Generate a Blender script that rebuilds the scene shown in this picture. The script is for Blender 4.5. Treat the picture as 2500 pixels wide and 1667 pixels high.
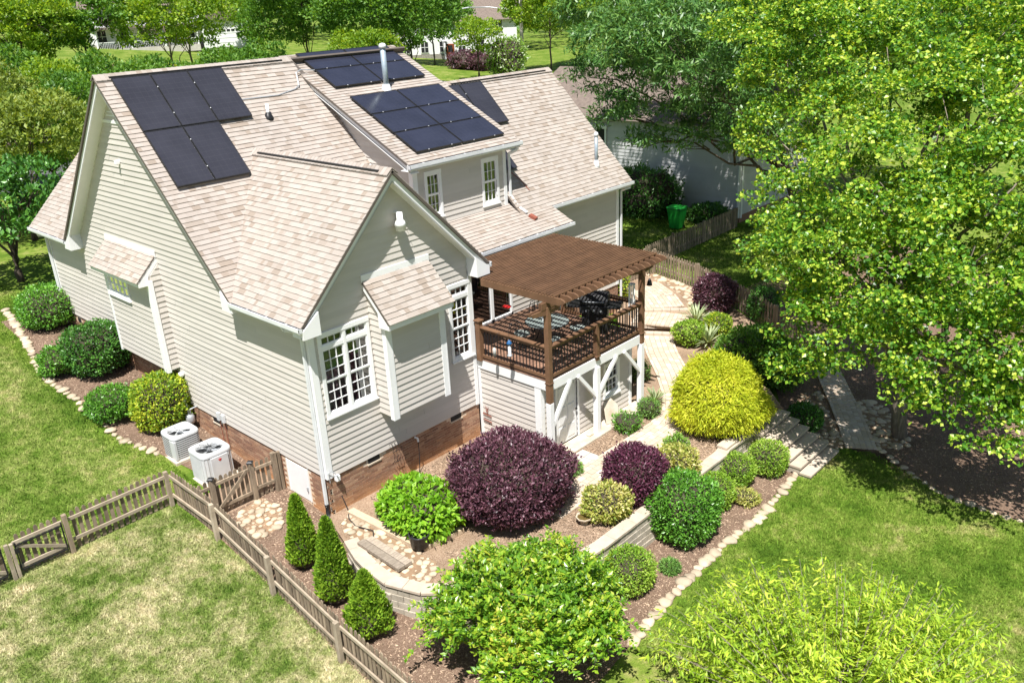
import bpy, bmesh, math, random
import numpy as np
from mathutils import Vector, Matrix
for _o in list(bpy.data.objects): bpy.data.objects.remove(_o)
SC = bpy.context.scene
COL = SC.collection
RAD = math.radians
# ------------------------------------------------------------------ camera
CAM = Vector((-9.568, -15.505, 11.595))
def cam_axes(yaw=46.164, pitch=-22.212, roll=-2.878):
    y, p, r = RAD(yaw), RAD(pitch), RAD(roll)
    f = Vector((math.sin(y)*math.cos(p), math.cos(y)*math.cos(p), math.sin(p)))
    a = Vector((math.cos(y), -math.sin(y), 0)); b = a.cross(f)
    return a*math.cos(r)+b*math.sin(r), -a*math.sin(r)+b*math.cos(r), f
CR, CU, CF = cam_axes()
_cd = bpy.data.cameras.new('camera'); cam = bpy.data.objects.new('camera', _cd); COL.objects.link(cam)
cam.matrix_world = Matrix(((CR.x, CU.x, -CF.x, CAM.x), (CR.y, CU.y, -CF.y, CAM.y), (CR.z, CU.z, -CF.z, CAM.z), (0, 0, 0, 1)))
_cd.sensor_width = 36; _cd.lens = 29.85; _cd.clip_end = 2000; _cd.clip_start = .1
SC.camera = cam
# ------------------------------------------------------------------ light
SUND = Vector((.40, .29, -1)).normalized()
W = bpy.data.worlds.new('World'); SC.world = W; W.use_nodes = True
wn = W.node_tree.nodes; bg = wn['Background']
sky = wn.new('ShaderNodeTexSky'); sky.sky_type = 'NISHITA'; sky.sun_disc = False
sky.sun_elevation = math.asin(-SUND.z); sky.sun_rotation = math.atan2(-SUND.x, -SUND.y)
W.node_tree.links.new(sky.outputs[0], bg.inputs[0]); bg.inputs[1].default_value = .062
sl = bpy.data.lights.new('sun', 'SUN'); sl.energy = 5.0; sl.angle = RAD(.53); sl.color = (1, .972, .93)
so = bpy.data.objects.new('sun', sl); COL.objects.link(so); so.location = (-20, -15, 50)
so.rotation_euler = SUND.to_track_quat('-Z', 'Y').to_euler()
SC.view_settings.view_transform = 'Standard'; SC.view_settings.look = 'None'
SC.view_settings.exposure = .84; SC.view_settings.gamma = 1; SC.view_settings.use_curve_mapping = False
# ------------------------------------------------------------------ helpers
rng = np.random.default_rng(7); random.seed(7)
def tag(o, label=None, cat=None, group=None, kind=None):
    if label: o['label'] = label
    if cat: o['category'] = cat
    if group: o['group'] = group
    if kind: o['kind'] = kind
    return o
def link(o, parent=None):
    COL.objects.link(o)
    if parent is not None:
        o.parent = parent
        if parent.type == 'EMPTY': o.matrix_parent_inverse = Matrix.Translation(-parent.location)
        else:
            o.matrix_parent_inverse = (Matrix.Translation(parent.location) @ parent.rotation_euler.to_matrix().to_4x4() @ Matrix.Diagonal((*parent.scale, 1))).inverted()
    return o
def thing(name, label, cat, loc=(0, 0, 0), group=None):
    o = bpy.data.objects.new(name, None); o.empty_display_size = .2; o.location = loc
    COL.objects.link(o); return tag(o, label, cat, group)
def mesh(name, v, f, mat=None, smooth=False):
    m = bpy.data.meshes.new(name); m.from_pydata([tuple(p) for p in v], [], f); m.update()
    if mat: m.materials.append(mat)
    if smooth: m.polygons.foreach_set('use_smooth', [True]*len(m.polygons))
    return m
def fastmesh(name, v, f, mat=None, smooth=False):
    v = np.asarray(v, np.float32); f = np.asarray(f, np.int32); k = f.shape[1]
    m = bpy.data.meshes.new(name); m.vertices.add(len(v)); m.vertices.foreach_set('co', v.ravel())
    m.loops.add(f.size); m.loops.foreach_set('vertex_index', f.ravel())
    m.polygons.add(len(f)); m.polygons.foreach_set('loop_start', np.arange(0, f.size, k, dtype=np.int32))
    m.update(calc_edges=True)
    if mat: m.materials.append(mat)
    m.polygons.foreach_set('use_smooth', np.full(len(f), bool(smooth)))
    return m
def obj(name, me, parent=None, loc=None, rot=None, scale=None):
    o = bpy.data.objects.new(name, me)
    if loc is not None: o.location = loc
    if rot is not None: o.rotation_euler = rot
    if scale is not None: o.scale = scale
    return link(o, parent)
BOXF = [(0, 3, 2, 1), (4, 5, 6, 7), (0, 1, 5, 4), (1, 2, 6, 5), (2, 3, 7, 6), (3, 0, 4, 7)]
Z3 = Vector((0, 0, 1))
class Fr:                                        # a wall frame: u along the wall, z up, n outwards
    def __init__(s, O, U, N): s.O, s.U, s.N = Vector(O), Vector(U), Vector(N)
    def p(s, u, z, n=0): return s.O+s.U*u+Z3*z+s.N*n
class MB:
    def __init__(s): s.v = []; s.f = []
    def add(s, v, f):
        n = len(s.v); s.v += [tuple(p) for p in v]; s.f += [tuple(i+n for i in q) for q in f]; return s
    def box(s, x0, x1, y0, y1, z0, z1):
        return s.add([(x0, y0, z0), (x1, y0, z0), (x1, y1, z0), (x0, y1, z0), (x0, y0, z1), (x1, y0, z1), (x1, y1, z1), (x0, y1, z1)], BOXF)
    def fbox(s, F, u0, u1, z0, z1, n0, n1):
        c = [F.p(u0, z0, n1), F.p(u1, z0, n1), F.p(u1, z0, n0), F.p(u0, z0, n0), F.p(u0, z1, n1), F.p(u1, z1, n1), F.p(u1, z1, n0), F.p(u0, z1, n0)]
        return s.add(c, BOXF)
    def bar(s, p, q, w, h, up=Z3):
        p, q = Vector(p), Vector(q); d = (q-p).normalized(); up = Vector(up)
        a = d.cross(up)
        if a.length < 1e-4: a = d.cross(Vector((1, 0, 0)))
        a.normalize(); b = a.cross(d).normalized()
        c = []
        for e in (p, q): c += [e-a*w/2-b*h/2, e+a*w/2-b*h/2, e+a*w/2+b*h/2, e-a*w/2+b*h/2]
        return s.add(c, [(0, 1, 2, 3), (7, 6, 5, 4), (0, 4, 5, 1), (1, 5, 6, 2), (2, 6, 7, 3), (3, 7, 4, 0)])
    def tube(s, pts, r, seg=8, r1=None):
        pts = [Vector(p) for p in pts]; n = len(pts); rings = []
        for i, p in enumerate(pts):
            d = (pts[min(i+1, n-1)]-pts[max(i-1, 0)]).normalized()
            a = d.cross(Z3)
            if a.length < .05: a = d.cross(Vector((1, 0, 0)))
            a.normalize(); b = d.cross(a)
            rr = r if r1 is None else r+(r1-r)*i/max(1, n-1)
            rings.append([p+a*rr*math.cos(t*2*math.pi/seg)+b*rr*math.sin(t*2*math.pi/seg) for t in range(seg)])
        v = [q for g in rings for q in g]; f = []
        for i in range(n-1):
            for j in range(seg): f.append((i*seg+j, i*seg+(j+1) % seg, (i+1)*seg+(j+1) % seg, (i+1)*seg+j))
        f.append(tuple(range(seg-1, -1, -1))); f.append(tuple((n-1)*seg+j for j in range(seg)))
        return s.add(v, f)
    def lathe(s, c, prof, seg=20):
        c = Vector(c); v = []; f = []; n = len(prof)
        for r, z in prof:
            for j in range(seg): t = j*2*math.pi/seg; v.append(c+Vector((r*math.cos(t), r*math.sin(t), z)))
        for i in range(n-1):
            for j in range(seg): f.append((i*seg+j, i*seg+(j+1) % seg, (i+1)*seg+(j+1) % seg, (i+1)*seg+j))
        f.append(tuple(range(seg-1, -1, -1))); f.append(tuple((n-1)*seg+j for j in range(seg)))
        return s.add(v, f)
    def poly(s, pts, thick):                     # planar polygon extruded by the vector thick
        n = len(pts); t = Vector(thick); v = [Vector(p) for p in pts]+[Vector(p)+t for p in pts]
        return s.add(v, [tuple(range(n)), tuple(range(2*n-1, n-1, -1))]+[(i, i+n, (i+1) % n+n, (i+1) % n) for i in range(n)])
    def build(s, name, mat, parent=None, smooth=False, bevel=0):
        me = mesh(name, s.v, s.f, mat, smooth)
        bm = bmesh.new(); bm.from_mesh(me); bmesh.ops.recalc_face_normals(bm, faces=bm.faces)
        if bevel: bmesh.ops.bevel(bm, geom=list(bm.edges), offset=bevel, segments=2, affect='EDGES', profile=.5)
        bm.to_mesh(me); bm.free()
        return obj(name, me, parent)
def px(x, y, d):                                 # a point at depth d along the view axis (photograph pixels)
    return CAM+(CF+CR*((x-1250)/2072.968)-CU*((y-833.5)/2072.968))*d
# ------------------------------------------------------------------ materials
def newmat(name):
    m = bpy.data.materials.new(name); m.use_nodes = True; nt = m.node_tree
    return m, nt, nt.nodes['Principled BSDF'], nt.nodes['Material Output']
def N(nt, t, **k):
    n = nt.nodes.new(t)
    for a, b in k.items():
        if a.startswith('i_'): n.inputs[int(a[2:])].default_value = b
        else: setattr(n, a, b)
    return n
def L(nt, a, b): nt.links.new(a, b)
def c4(c): return (c[0], c[1], c[2], 1)
def noise(nt, scale, detail=4, rough=.6, pos=None, sc=None):
    g = N(nt, 'ShaderNodeNewGeometry'); n = N(nt, 'ShaderNodeTexNoise'); n.inputs['Scale'].default_value = scale
    n.inputs['Detail'].default_value = detail; n.inputs['Roughness'].default_value = rough
    src = g.outputs['Position']
    if sc:
        mp = N(nt, 'ShaderNodeMapping'); mp.inputs['Scale'].default_value = sc; L(nt, src, mp.inputs[0]); src = mp.outputs[0]
    L(nt, src, n.inputs['Vector']); return n.outputs['Fac']
def ramp(nt, fac, stops, const=False):
    r = N(nt, 'ShaderNodeValToRGB'); cr = r.color_ramp
    if const: cr.interpolation = 'CONSTANT'
    while len(cr.elements) < len(stops): cr.elements.new(.5)
    for e, (p, c) in zip(cr.elements, stops): e.position = p; e.color = c4(c)
    L(nt, fac, r.inputs[0]); return r.outputs[0]
def mixc(nt, fac, a, b, mode='MIX'):
    m = N(nt, 'ShaderNodeMix', data_type='RGBA', blend_type=mode)
    for s, x in ((0, fac), (6, a), (7, b)):
        if hasattr(x, 'links'): L(nt, x, m.inputs[s])
        else: m.inputs[s].default_value = c4(x) if s else x
    return m.outputs[2]
def math_(nt, op, a, b=0.):
    m = N(nt, 'ShaderNodeMath', operation=op)
    for i, x in enumerate((a, b)):
        if hasattr(x, 'links'): L(nt, x, m.inputs[i])
        else: m.inputs[i].default_value = x
    return m.outputs[0]
def rnd(nt):
    g = N(nt, 'ShaderNodeNewGeometry'); o = N(nt, 'ShaderNodeObjectInfo')
    return math_(nt, 'FRACT', math_(nt, 'ADD', g.outputs['Random Per Island'], o.outputs['Random']))
def bump(nt, bs, fac, strength, dist=.02):
    b = N(nt, 'ShaderNodeBump'); b.inputs['Strength'].default_value = strength; b.inputs['Distance'].default_value = dist
    L(nt, fac, b.inputs['Height']); L(nt, b.outputs[0], bs.inputs['Normal'])
def M(name, c1, c2=None, scale=3, rough=.6, bp=0, bs_=60, metal=0, spec=.3, isl=0., sc=None, lo=.35, hi=.65):
    m, nt, b, o = newmat(name)
    b.inputs['Roughness'].default_value = rough; b.inputs['Metallic'].default_value = metal; b.inputs['Specular IOR Level'].default_value = spec
    if c2 is None: c2 = tuple(x*.86 for x in c1)
    col = ramp(nt, noise(nt, scale, 5, .65, sc=sc), [(lo, c1), (hi, c2)])
    if isl:
        r = rnd(nt); mr = N(nt, 'ShaderNodeMapRange', i_3=1-isl, i_4=1+isl); L(nt, r, mr.inputs[0])
        col = mixc(nt, 1., col, (1, 1, 1), 'MULTIPLY')
        mx = col.node; cmb = N(nt, 'ShaderNodeCombineColor'); [L(nt, mr.outputs[0], cmb.inputs[i]) for i in range(3)]; L(nt, cmb.outputs[0], mx.inputs[7])
    L(nt, col, b.inputs['Base Color'])
    if bp: bump(nt, b, noise(nt, bs_, 3, .6, sc=sc), bp)
    return m
def leafmat(name, stops, trans=.35, rough=.45, spec=.35, big=.5, bscale=1.2):
    m, nt, b, o = newmat(name)
    r = rnd(nt); nz = noise(nt, bscale, 2, .5)
    f = math_(nt, 'ADD', math_(nt, 'MULTIPLY', r, 1-big), math_(nt, 'MULTIPLY', nz, big))
    col = ramp(nt, f, stops); L(nt, col, b.inputs['Base Color'])
    b.inputs['Roughness'].default_value = rough; b.inputs['Specular IOR Level'].default_value = spec
    t = N(nt, 'ShaderNodeBsdfTranslucent'); tc = mixc(nt, 1., col, (1.7, 1.5, .5), 'MULTIPLY'); L(nt, tc, t.inputs[0])
    mx = N(nt, 'ShaderNodeMixShader', i_0=trans); L(nt, b.outputs[0], mx.inputs[1]); L(nt, t.outputs[0], mx.inputs[2]); L(nt, mx.outputs[0], o.inputs[0])
    return m
def shinglemat():
    m, nt, b, o = newmat('shingle')
    col = ramp(nt, rnd(nt), [(0, (.385, .34, .302)), (.3, (.355, .31, .272)), (.52, (.40, .356, .32)), (.70, (.325, .278, .238)), (.8, (.37, .325, .287)), (.93, (.30, .25, .208))], True)
    n = noise(nt, 90, 3, .8); sp = ramp(nt, n, [(.3, (.82, .82, .82)), (.7, (1.12, 1.11, 1.10))])
    st = ramp(nt, noise(nt, .6, 3), [(.3, (.9, .9, .9)), (.75, (1.05, 1.04, 1.03))])
    L(nt, mixc(nt, 1., mixc(nt, 1., col, sp, 'MULTIPLY'), st, 'MULTIPLY'), b.inputs['Base Color'])
    b.inputs['Roughness'].default_value = .95; b.inputs['Specular IOR Level'].default_value = .1
    bump(nt, b, n, .3, .004); return m
def panelmat(name, c, line, cu, cv, w=.02):
    m, nt, b, o = newmat(name)
    uv = N(nt, 'ShaderNodeUVMap'); sp = N(nt, 'ShaderNodeSeparateXYZ'); L(nt, uv.outputs[0], sp.inputs[0])
    def ln(s, n, ww):
        a = math_(nt, 'FRACT', math_(nt, 'MULTIPLY', s, n)); return math_(nt, 'LESS_THAN', a, ww)
    f = math_(nt, 'MAXIMUM', ln(sp.outputs[0], cu, w), ln(sp.outputs[1], cv, w*1.6))
    fine = math_(nt, 'MULTIPLY', ln(sp.outputs[1], cv*10, .25), .35)
    f = math_(nt, 'MAXIMUM', f, fine)
    nz = ramp(nt, noise(nt, 1.3, 2), [(.35, c), (.7, tuple(x*1.35 for x in c))])
    L(nt, mixc(nt, f, nz, line), b.inputs['Base Color'])
    b.inputs['Roughness'].default_value = .16; b.inputs['Specular IOR Level'].default_value = .45
    return m
def glassmat(name, tint=(.75, .8, .8), refl=.12):
    m, nt, b, o = newmat(name)
    t = N(nt, 'ShaderNodeBsdfTransparent'); t.inputs[0].default_value = c4(tint)
    g = N(nt, 'ShaderNodeBsdfGlossy'); g.inputs['Roughness'].default_value = .01; g.inputs[0].default_value = (1, 1, 1, 1)
    fr = N(nt, 'ShaderNodeFresnel'); fr.inputs[0].default_value = 1.5
    k = math_(nt, 'ADD', fr.outputs[0], refl); mx = N(nt, 'ShaderNodeMixShader'); L(nt, k, mx.inputs[0]); L(nt, t.outputs[0], mx.inputs[1]); L(nt, g.outputs[0], mx.inputs[2]); L(nt, mx.outputs[0], o.inputs[0])
    return m
def woodmat(name, c1, c2, sc=(2, 2, 14), isl=.18, rough=.8, c3=None):
    m = M(name, c1, c2, 3, rough, .25, 8, isl=isl, sc=sc); return m
MT = dict(
 siding=M('siding', (.57, .53, .485), (.535, .495, .45), .9, .55, .12, 40, isl=.045, sc=(1, 1, 5)),
 sheath=M('sheathing', (.16, .145, .13)),
 white=M('white_paint', (.80, .80, .79), (.74, .74, .73), 1.5, .45),
 trimw=M('white_trim', (.82, .82, .81), (.77, .77, .76), 1.2, .4),
 shingle=shinglemat(), roofbase=M('roof_felt', (.12, .10, .085)),
 gutter=M('white_metal', (.72, .73, .74), (.62, .63, .64), 2, .35, spec=.5),
 metal=M('grey_metal', (.5, .52, .54), (.38, .4, .42), 4, .4, metal=.4, spec=.5),
 flue=M('galvanised_flue', (.40, .47, .52), (.3, .36, .41), 5, .4, metal=.3),
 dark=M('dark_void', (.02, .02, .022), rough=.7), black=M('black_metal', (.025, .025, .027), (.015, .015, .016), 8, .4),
 room=M('room_paint', (.30, .27, .23)), curtain=M('sheer_curtain', (.62, .6, .56), (.4, .39, .37), 7, .9, sc=(6, 6, .3)),
 glass=glassmat('window_glass', refl=.11), tglass=M('frosted_table_glass', (.34, .40, .38), (.25, .30, .285), 3, .12, spec=.6),
 brown=M('brown_stain', (.185, .10, .055), (.125, .068, .038), 2.5, .6, .1, 30, isl=.12, sc=(1, 1, 1)),
 deckb=M('deck_board', (.26, .15, .10), (.19, .105, .07), 3, .65, .15, 20, isl=.15),
 fence=M('weathered_wood', (.30, .235, .165), (.17, .13, .09), 1.6, .85, .3, 14, isl=.28, sc=(6, 6, 1)),
 fencel=M('weathered_rail', (.42, .35, .26), (.28, .225, .16), 2, .85, .3, 14, isl=.15),
 mortar=M('mortar', (.66, .57, .46), (.58, .42, .28), 1.1, .95, .2, 80),
 block=M('retaining_block', (.47, .42, .345), (.36, .315, .25), 4, .9, .5, 50, isl=.1),
 cap=M('retaining_cap', (.52, .43, .34), (.43, .36, .285), 4, .9, .4, 60, isl=.07),
 concrete=M('concrete', (.56, .5, .41), (.44, .35, .25), 2.2, .9, .2, 60),
 stone=M('river_stone', (.50, .41, .295), (.40, .32, .23), 3, .75, .25, 30, isl=.22),
 asphalt=M('asphalt', (.11, .11, .115), (.085, .085, .088), 3, .9, .2, 90), conc2=M('driveway_concrete', (.5, .47, .42), (.42, .39, .35), 2, .9),
 bark=M('bark', (.13, .10, .075), (.06, .045, .035), 6, .9, .6, 25, sc=(3, 3, .6)), barkl=M('pale_bark', (.30, .25, .2), (.16, .13, .1), 6, .9, .5, 25, sc=(3, 3, .6)),
 timber=M('grey_timber', (.36, .30, .235), (.22, .18, .14), 3, .85, .3, 20, isl=.2, sc=(2, 8, 8)), timbl=M('pale_timber', (.50, .39, .27), (.38, .29, .2), 3, .85, .3, 20, isl=.2, sc=(8, 2, 8)),
 acw=M('ac_enamel', (.60, .61, .61), (.52, .53, .53), 3, .4, spec=.5), acd=M('ac_inside', (.035, .037, .04)), pot=M('black_plastic', (.03, .03, .032), rough=.35),
 green=M('green_plastic', (.02, .34, .04), (.015, .25, .03), 3, .45), red=M('red_plastic', (.6, .02, .02), rough=.4), copper=M('red_brown_metal', (.28, .09, .06), rough=.5),
 water=M('water', (.12, .085, .03), rough=.05, spec=.6), bluep=M('blue_plastic', (.02, .1, .25), rough=.4), cushion=M('cushion', (.45, .5, .46), (.08, .1, .09), 22, .9, lo=.45, hi=.55),
 fdoor=M('door_paint', (.78, .78, .77), rough=.4), wdoor=M('wood_door', (.25, .07, .025), rough=.5),
 nsid=M('grey_white_siding', (.50, .50, .50), (.46, .46, .46), 1.5, .6, isl=.04), nsidw=M('bright_siding', (.74, .74, .73), isl=.03), nroof=M('brown_roof', (.2, .16, .13), (.13, .1, .085), 5, .9),
 nstone=M('ledger_stone', (.4, .36, .31), (.2, .18, .16), 5, .9, isl=.3),
)
def brickmat():
    m, nt, b, o = newmat('brick')
    col = ramp(nt, rnd(nt), [(0, (.33, .18, .11)), (.3, (.23, .12, .075)), (.55, (.40, .25, .16)), (.8, (.19, .10, .065)), (1, (.37, .21, .12))])
    g = N(nt, 'ShaderNodeNewGeometry'); sp = N(nt, 'ShaderNodeSeparateXYZ'); L(nt, g.outputs['Position'], sp.inputs[0])
    clay = math_(nt, 'ADD', sp.outputs[2], math_(nt, 'MULTIPLY', noise(nt, 2.5, 3), .5))
    mr = N(nt, 'ShaderNodeMapRange', i_1=.35, i_2=.75, i_3=.8, i_4=0.); L(nt, clay, mr.inputs[0])      # red clay splashed up the lowest courses
    L(nt, mixc(nt, mr.outputs[0], col, (.46, .23, .10)), b.inputs['Base Color'])
    b.inputs['Roughness'].default_value = .9; bump(nt, b, noise(nt, 70, 3), .35); return m
MT['brick'] = brickmat()
def pavermat():
    m, nt, b, o = newmat('paver')
    col = ramp(nt, rnd(nt), [(0, (.56, .45, .34)), (.35, (.48, .385, .29)), (.6, (.60, .51, .42)), (.85, (.53, .415, .31)), (1, (.65, .57, .49))])
    n = noise(nt, 45, 4, .7); L(nt, mixc(nt, 1., col, ramp(nt, n, [(.3, (.8, .8, .8)), (.7, (1.08, 1.07, 1.06))]), 'MULTIPLY'), b.inputs['Base Color'])
    b.inputs['Roughness'].default_value = .9; bump(nt, b, n, .4); return m
MT['paver'] = pavermat()
def mulchmat(name, a, b_, c):
    m, nt, b, o = newmat(name)
    n = noise(nt, 38, 5, .75); n2 = noise(nt, 1.4, 3)
    col = ramp(nt, n, [(.32, a), (.5, b_), (.68, c)]); L(nt, mixc(nt, 1., col, ramp(nt, n2, [(.3, (.8, .78, .75)), (.7, (1.12, 1.1, 1.08))]), 'MULTIPLY'), b.inputs['Base Color'])
    b.inputs['Roughness'].default_value = .95; b.inputs['Specular IOR Level'].default_value = .1; bump(nt, b, n, 1., .03); return m
MT['mulch'] = mulchmat('mulch', (.17, .11, .07), (.33, .235, .165), (.50, .385, .28))
MT['mulchd'] = mulchmat('brown_mulch', (.10, .065, .045), (.20, .135, .098), (.31, .225, .17))
MT['chip'] = M('mulch_chip', (.42, .31, .22), (.24, .165, .11), 9, .95, isl=.45)
MT['soil'] = M('soil', (.30, .2, .12), (.2, .13, .08), 6, .95)
def grasscol(nt):
    g = N(nt, 'ShaderNodeNewGeometry'); sp = N(nt, 'ShaderNodeSeparateXYZ'); L(nt, g.outputs['Position'], sp.inputs[0])
    n1 = noise(nt, .5, 5, .72); n2 = noise(nt, 3.2, 4, .75)
    v = math_(nt, 'ADD', math_(nt, 'MULTIPLY', n1, .6), math_(nt, 'MULTIPLY', n2, .4)); v = math_(nt, 'ADD', math_(nt, 'MULTIPLY', math_(nt, 'SUBTRACT', v, .5), 1.35), .495)
    green = ramp(nt, v, [(.30, (.07, .145, .014)), (.43, (.135, .235, .026)), (.55, (.235, .325, .055)), (.68, (.44, .42, .17))])
    dry = ramp(nt, v, [(.33, (.10, .18, .025)), (.43, (.22, .29, .07)), (.52, (.42, .42, .20)), (.63, (.64, .57, .37))])
    # the neighbour's unwatered lawn lies outside the fence (x < -2.3, y < 3.5); edges are ragged
    ed = math_(nt, 'ADD', math_(nt, 'MULTIPLY', noise(nt, .9, 3), 1.6), -.8)
    a = N(nt, 'ShaderNodeMapRange', i_1=-2.2, i_2=-2.5, i_3=0., i_4=1.); L(nt, math_(nt, 'ADD', sp.outputs[0], 0.), a.inputs[0])
    b = N(nt, 'ShaderNodeMapRange', i_1=3.9, i_2=3.0, i_3=.18, i_4=.92); L(nt, math_(nt, 'ADD', sp.outputs[1], ed), b.inputs[0])
    return mixc(nt, math_(nt, 'MULTIPLY', a.outputs[0], b.outputs[0]), green, dry)
def grassmat(name, blade):
    m, nt, b, o = newmat(name); col = grasscol(nt)
    b.inputs['Roughness'].default_value = .8; b.inputs['Specular IOR Level'].default_value = .12
    if blade:
        mr = N(nt, 'ShaderNodeMapRange', i_3=.7, i_4=1.45); L(nt, rnd(nt), mr.inputs[0])
        cmb = N(nt, 'ShaderNodeCombineColor'); [L(nt, mr.outputs[0], cmb.inputs[i]) for i in range(3)]
        col = mixc(nt, 1., col, cmb.outputs[0], 'MULTIPLY')
        t = N(nt, 'ShaderNodeBsdfTranslucent'); L(nt, col, t.inputs[0]); mx = N(nt, 'ShaderNodeMixShader', i_0=.3); L(nt, b.outputs[0], mx.inputs[1]); L(nt, t.outputs[0], mx.inputs[2]); L(nt, mx.outputs[0], o.inputs[0])
    else:
        n = noise(nt, 30, 4, .8); col = mixc(nt, 1., col, ramp(nt, n, [(.3, (.42, .42, .36)), (.7, (.9, .88, .8))]), 'MULTIPLY'); bump(nt, b, n, .8, .03)
    L(nt, col, b.inputs['Base Color']); return m
MT['lawn'] = grassmat('lawn', False); MT['blade'] = grassmat('grass_blade', True)
# ------------------------------------------------------------------ terrain
_ly = [-60, -12, -7.4, -6, -3.6, -1, 1.5, 3.5, 5.7, 7.4, 9.6, 12, 15, 25, 60, 400]
_lz = [-1.6, -.85, -.74, -.68, -.55, -.22, .04, .08, .33, .55, 1.15, 1.5, 1.7, 2.0, 2.2, 3.0]
_ry = [-60, -12, -8.5, -7.3, -5.5, -3.5, -1, 3, 8, 20, 60, 400]
_rz = [-1.6, -.85, -.78, -.74, -.45, .02, .36, .5, .6, 1.2, 2.0, 3.0]
def H(x, y):
    x = np.asarray(x, float); y = np.asarray(y, float)
    a = np.interp(y, _ly, _lz); b = np.interp(y, _ry, _rz)
    t = np.clip((x-13.2)/3., 0, 1); t = t*t*(3-2*t); z = a*(1-t)+b*t
    far = np.clip((y-48)/40., 0, 1); far = far*far*(3-2*far)
    return z+far*np.clip((y-x+6)*.07, 0, 7)
def h1(x, y): return float(H(x, y))
def gp(x, y, z0=None):                            # photograph pixel -> ground point
    d = CF+CR*((x-1250)/2072.968)-CU*((y-833.5)/2072.968); z = 0. if z0 is None else z0
    for _ in range(25):
        t = (z-CAM.z)/d.z; p = CAM+d*t
        if z0 is not None: return p
        z = .5*z+.5*h1(p.x, p.y)
    return p
def inpoly(x, y, poly):
    x = np.asarray(x); y = np.asarray(y); c = np.zeros(x.shape, bool); n = len(poly)
    for i in range(n):
        (x0, y0), (x1, y1) = poly[i], poly[(i+1) % n]
        c ^= ((y0 > y) != (y1 > y)) & (x < (x1-x0)*(y-y0)/((y1-y0) if y1 != y0 else 1e-9)+x0)
    return c
def drape(name, poly, zf, mat, parent=None, cell=.5):
    bm = bmesh.new(); vs = [bm.verts.new((x, y, 0)) for x, y in poly]; bm.faces.new(vs)
    bmesh.ops.triangulate(bm, faces=list(bm.faces))
    for _ in range(7):
        es = [e for e in bm.edges if e.calc_length() > cell]
        if not es: break
        bmesh.ops.subdivide_edges(bm, edges=es, cuts=1); bmesh.ops.triangulate(bm, faces=list(bm.faces))
    for v in bm.verts: v.co.z = zf(v.co.x, v.co.y)
    bmesh.ops.recalc_face_normals(bm, faces=list(bm.faces))
    me = bpy.data.meshes.new(name); bm.to_mesh(me); bm.free(); me.materials.append(mat)
    if len(me.polygons) and me.polygons[0].normal.z < 0: me.flip_normals()
    return obj(name, me, parent)
def axis(lo, hi, near, far, step):
    a = [near[0]]
    while a[-1] < near[1]: a.append(a[-1]+step)
    s = step
    while a[-1] < hi: s *= 1.25; a.append(a[-1]+s)
    b = [near[0]]; s = step
    while b[-1] > lo: s *= 1.25; b.append(b[-1]-s)
    return np.array(b[:0:-1]+a)
gx = axis(-400, 700, (-12, 32), None, .6); gy = axis(-120, 800, (-16, 26), None, .6)
XX, YY = np.meshgrid(gx, gy); ZZ = H(XX, YY)
hx = (XX > .3) & (XX < 10) & (YY > -5.6) & (YY < 14.7); ZZ = np.where(hx, ZZ-.5, ZZ)      # dug away under the house and terrace
nx, ny = len(gx), len(gy); idx = np.arange(nx*ny).reshape(ny, nx)
gf = np.stack([idx[:-1, :-1], idx[:-1, 1:], idx[1:, 1:], idx[1:, :-1]], -1).reshape(-1, 4)
tag(obj('ground', fastmesh('ground', np.stack([XX, YY, ZZ], -1).reshape(-1, 3), gf, MT['lawn'], True)), kind='structure')
TZ = .09
TERR = [(-.02, .25), (-.35, -.6), (-.66, -1.55), (-.78, -2.4), (-.82, -3.1), (-.55, -3.85), (.3, -4.85), (1.5, -5.6), (3, -5.8), (8.2, -5.85), (8.7, -5.75), (9.9, -5.95), (11.6, -5.95), (12.6, -5.0), (14, -2), (14.9, .8), (14.9, 2.6), (5, 2.6), (5, .25)]
tag(drape('terrace_bed', TERR, lambda x, y: TZ, MT['mulch']), kind='structure')
SIDEBED = [(gp(x/2.767, 550+y/2.767).x, gp(x/2.767, 550+y/2.767).y) for x, y in [(215, 850), (250, 960), (350, 1070), (440, 1130), (590, 1240), (760, 1400), (900, 1480), (1090, 1550)]]
BORDER1 = SIDEBED[:]
SIDEBED = [(.1, 17), (-1.6, 17)]+SIDEBED+[(-1.0, 3.3), (.1, 3.3)]
tag(drape('side_bed', SIDEBED, lambda x, y: h1(x, y)+.012, MT['mulchd']), kind='structure')
GATEBED = [(-2.25, 2.1), (-2.3, .5), (-2.4, -2), (-2.5, -4.5), (-2.45, -8.0), (2.2, -7.55), (10.3, -7.2), (10.3, -6.0), (8.7, -5.6), (3, -5.6), (1.5, -5.4), (.4, -4.6), (-.45, -3.7), (-.6, -2.4), (-.3, -.6), (.1, .4), (.1, 2.15)]
tag(drape('lower_bed', GATEBED, lambda x, y: h1(x, y)+.012, MT['mulchd']), kind='structure')
tag(drape('side_yard_soil', [(-2.2, 3.45), (-2.25, 2.1), (.1, 2.1), (.1, 3.35), (-1.0, 3.35)], lambda x, y: h1(x, y)+.008, MT['mulch']), kind='structure')
RSOIL = [(12.6, 2.3), (13.2, -.9), (14.2, -2.6), (16.6, -3.2), (18.6, 1.2), (19.1, 3.6), (18.6, 5.5), (14.6, 5.5), (14.6, 2.3)]
tag(drape('right_bed', RSOIL, lambda x, y: max(h1(x, y)+.01, TZ+.004), MT['mulch']), kind='structure')
TREEBED = [(12.35, -8.61), (11.75, -9.62), (11.27, -10.52), (11.24, -11.57), (11.32, -14), (30, -14), (30, -1), (19.2, -.2), (17, -3), (14.5, -4.2), (12.9, -5.3), (11.9, -7.0), (12.1, -7.7)]
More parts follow.
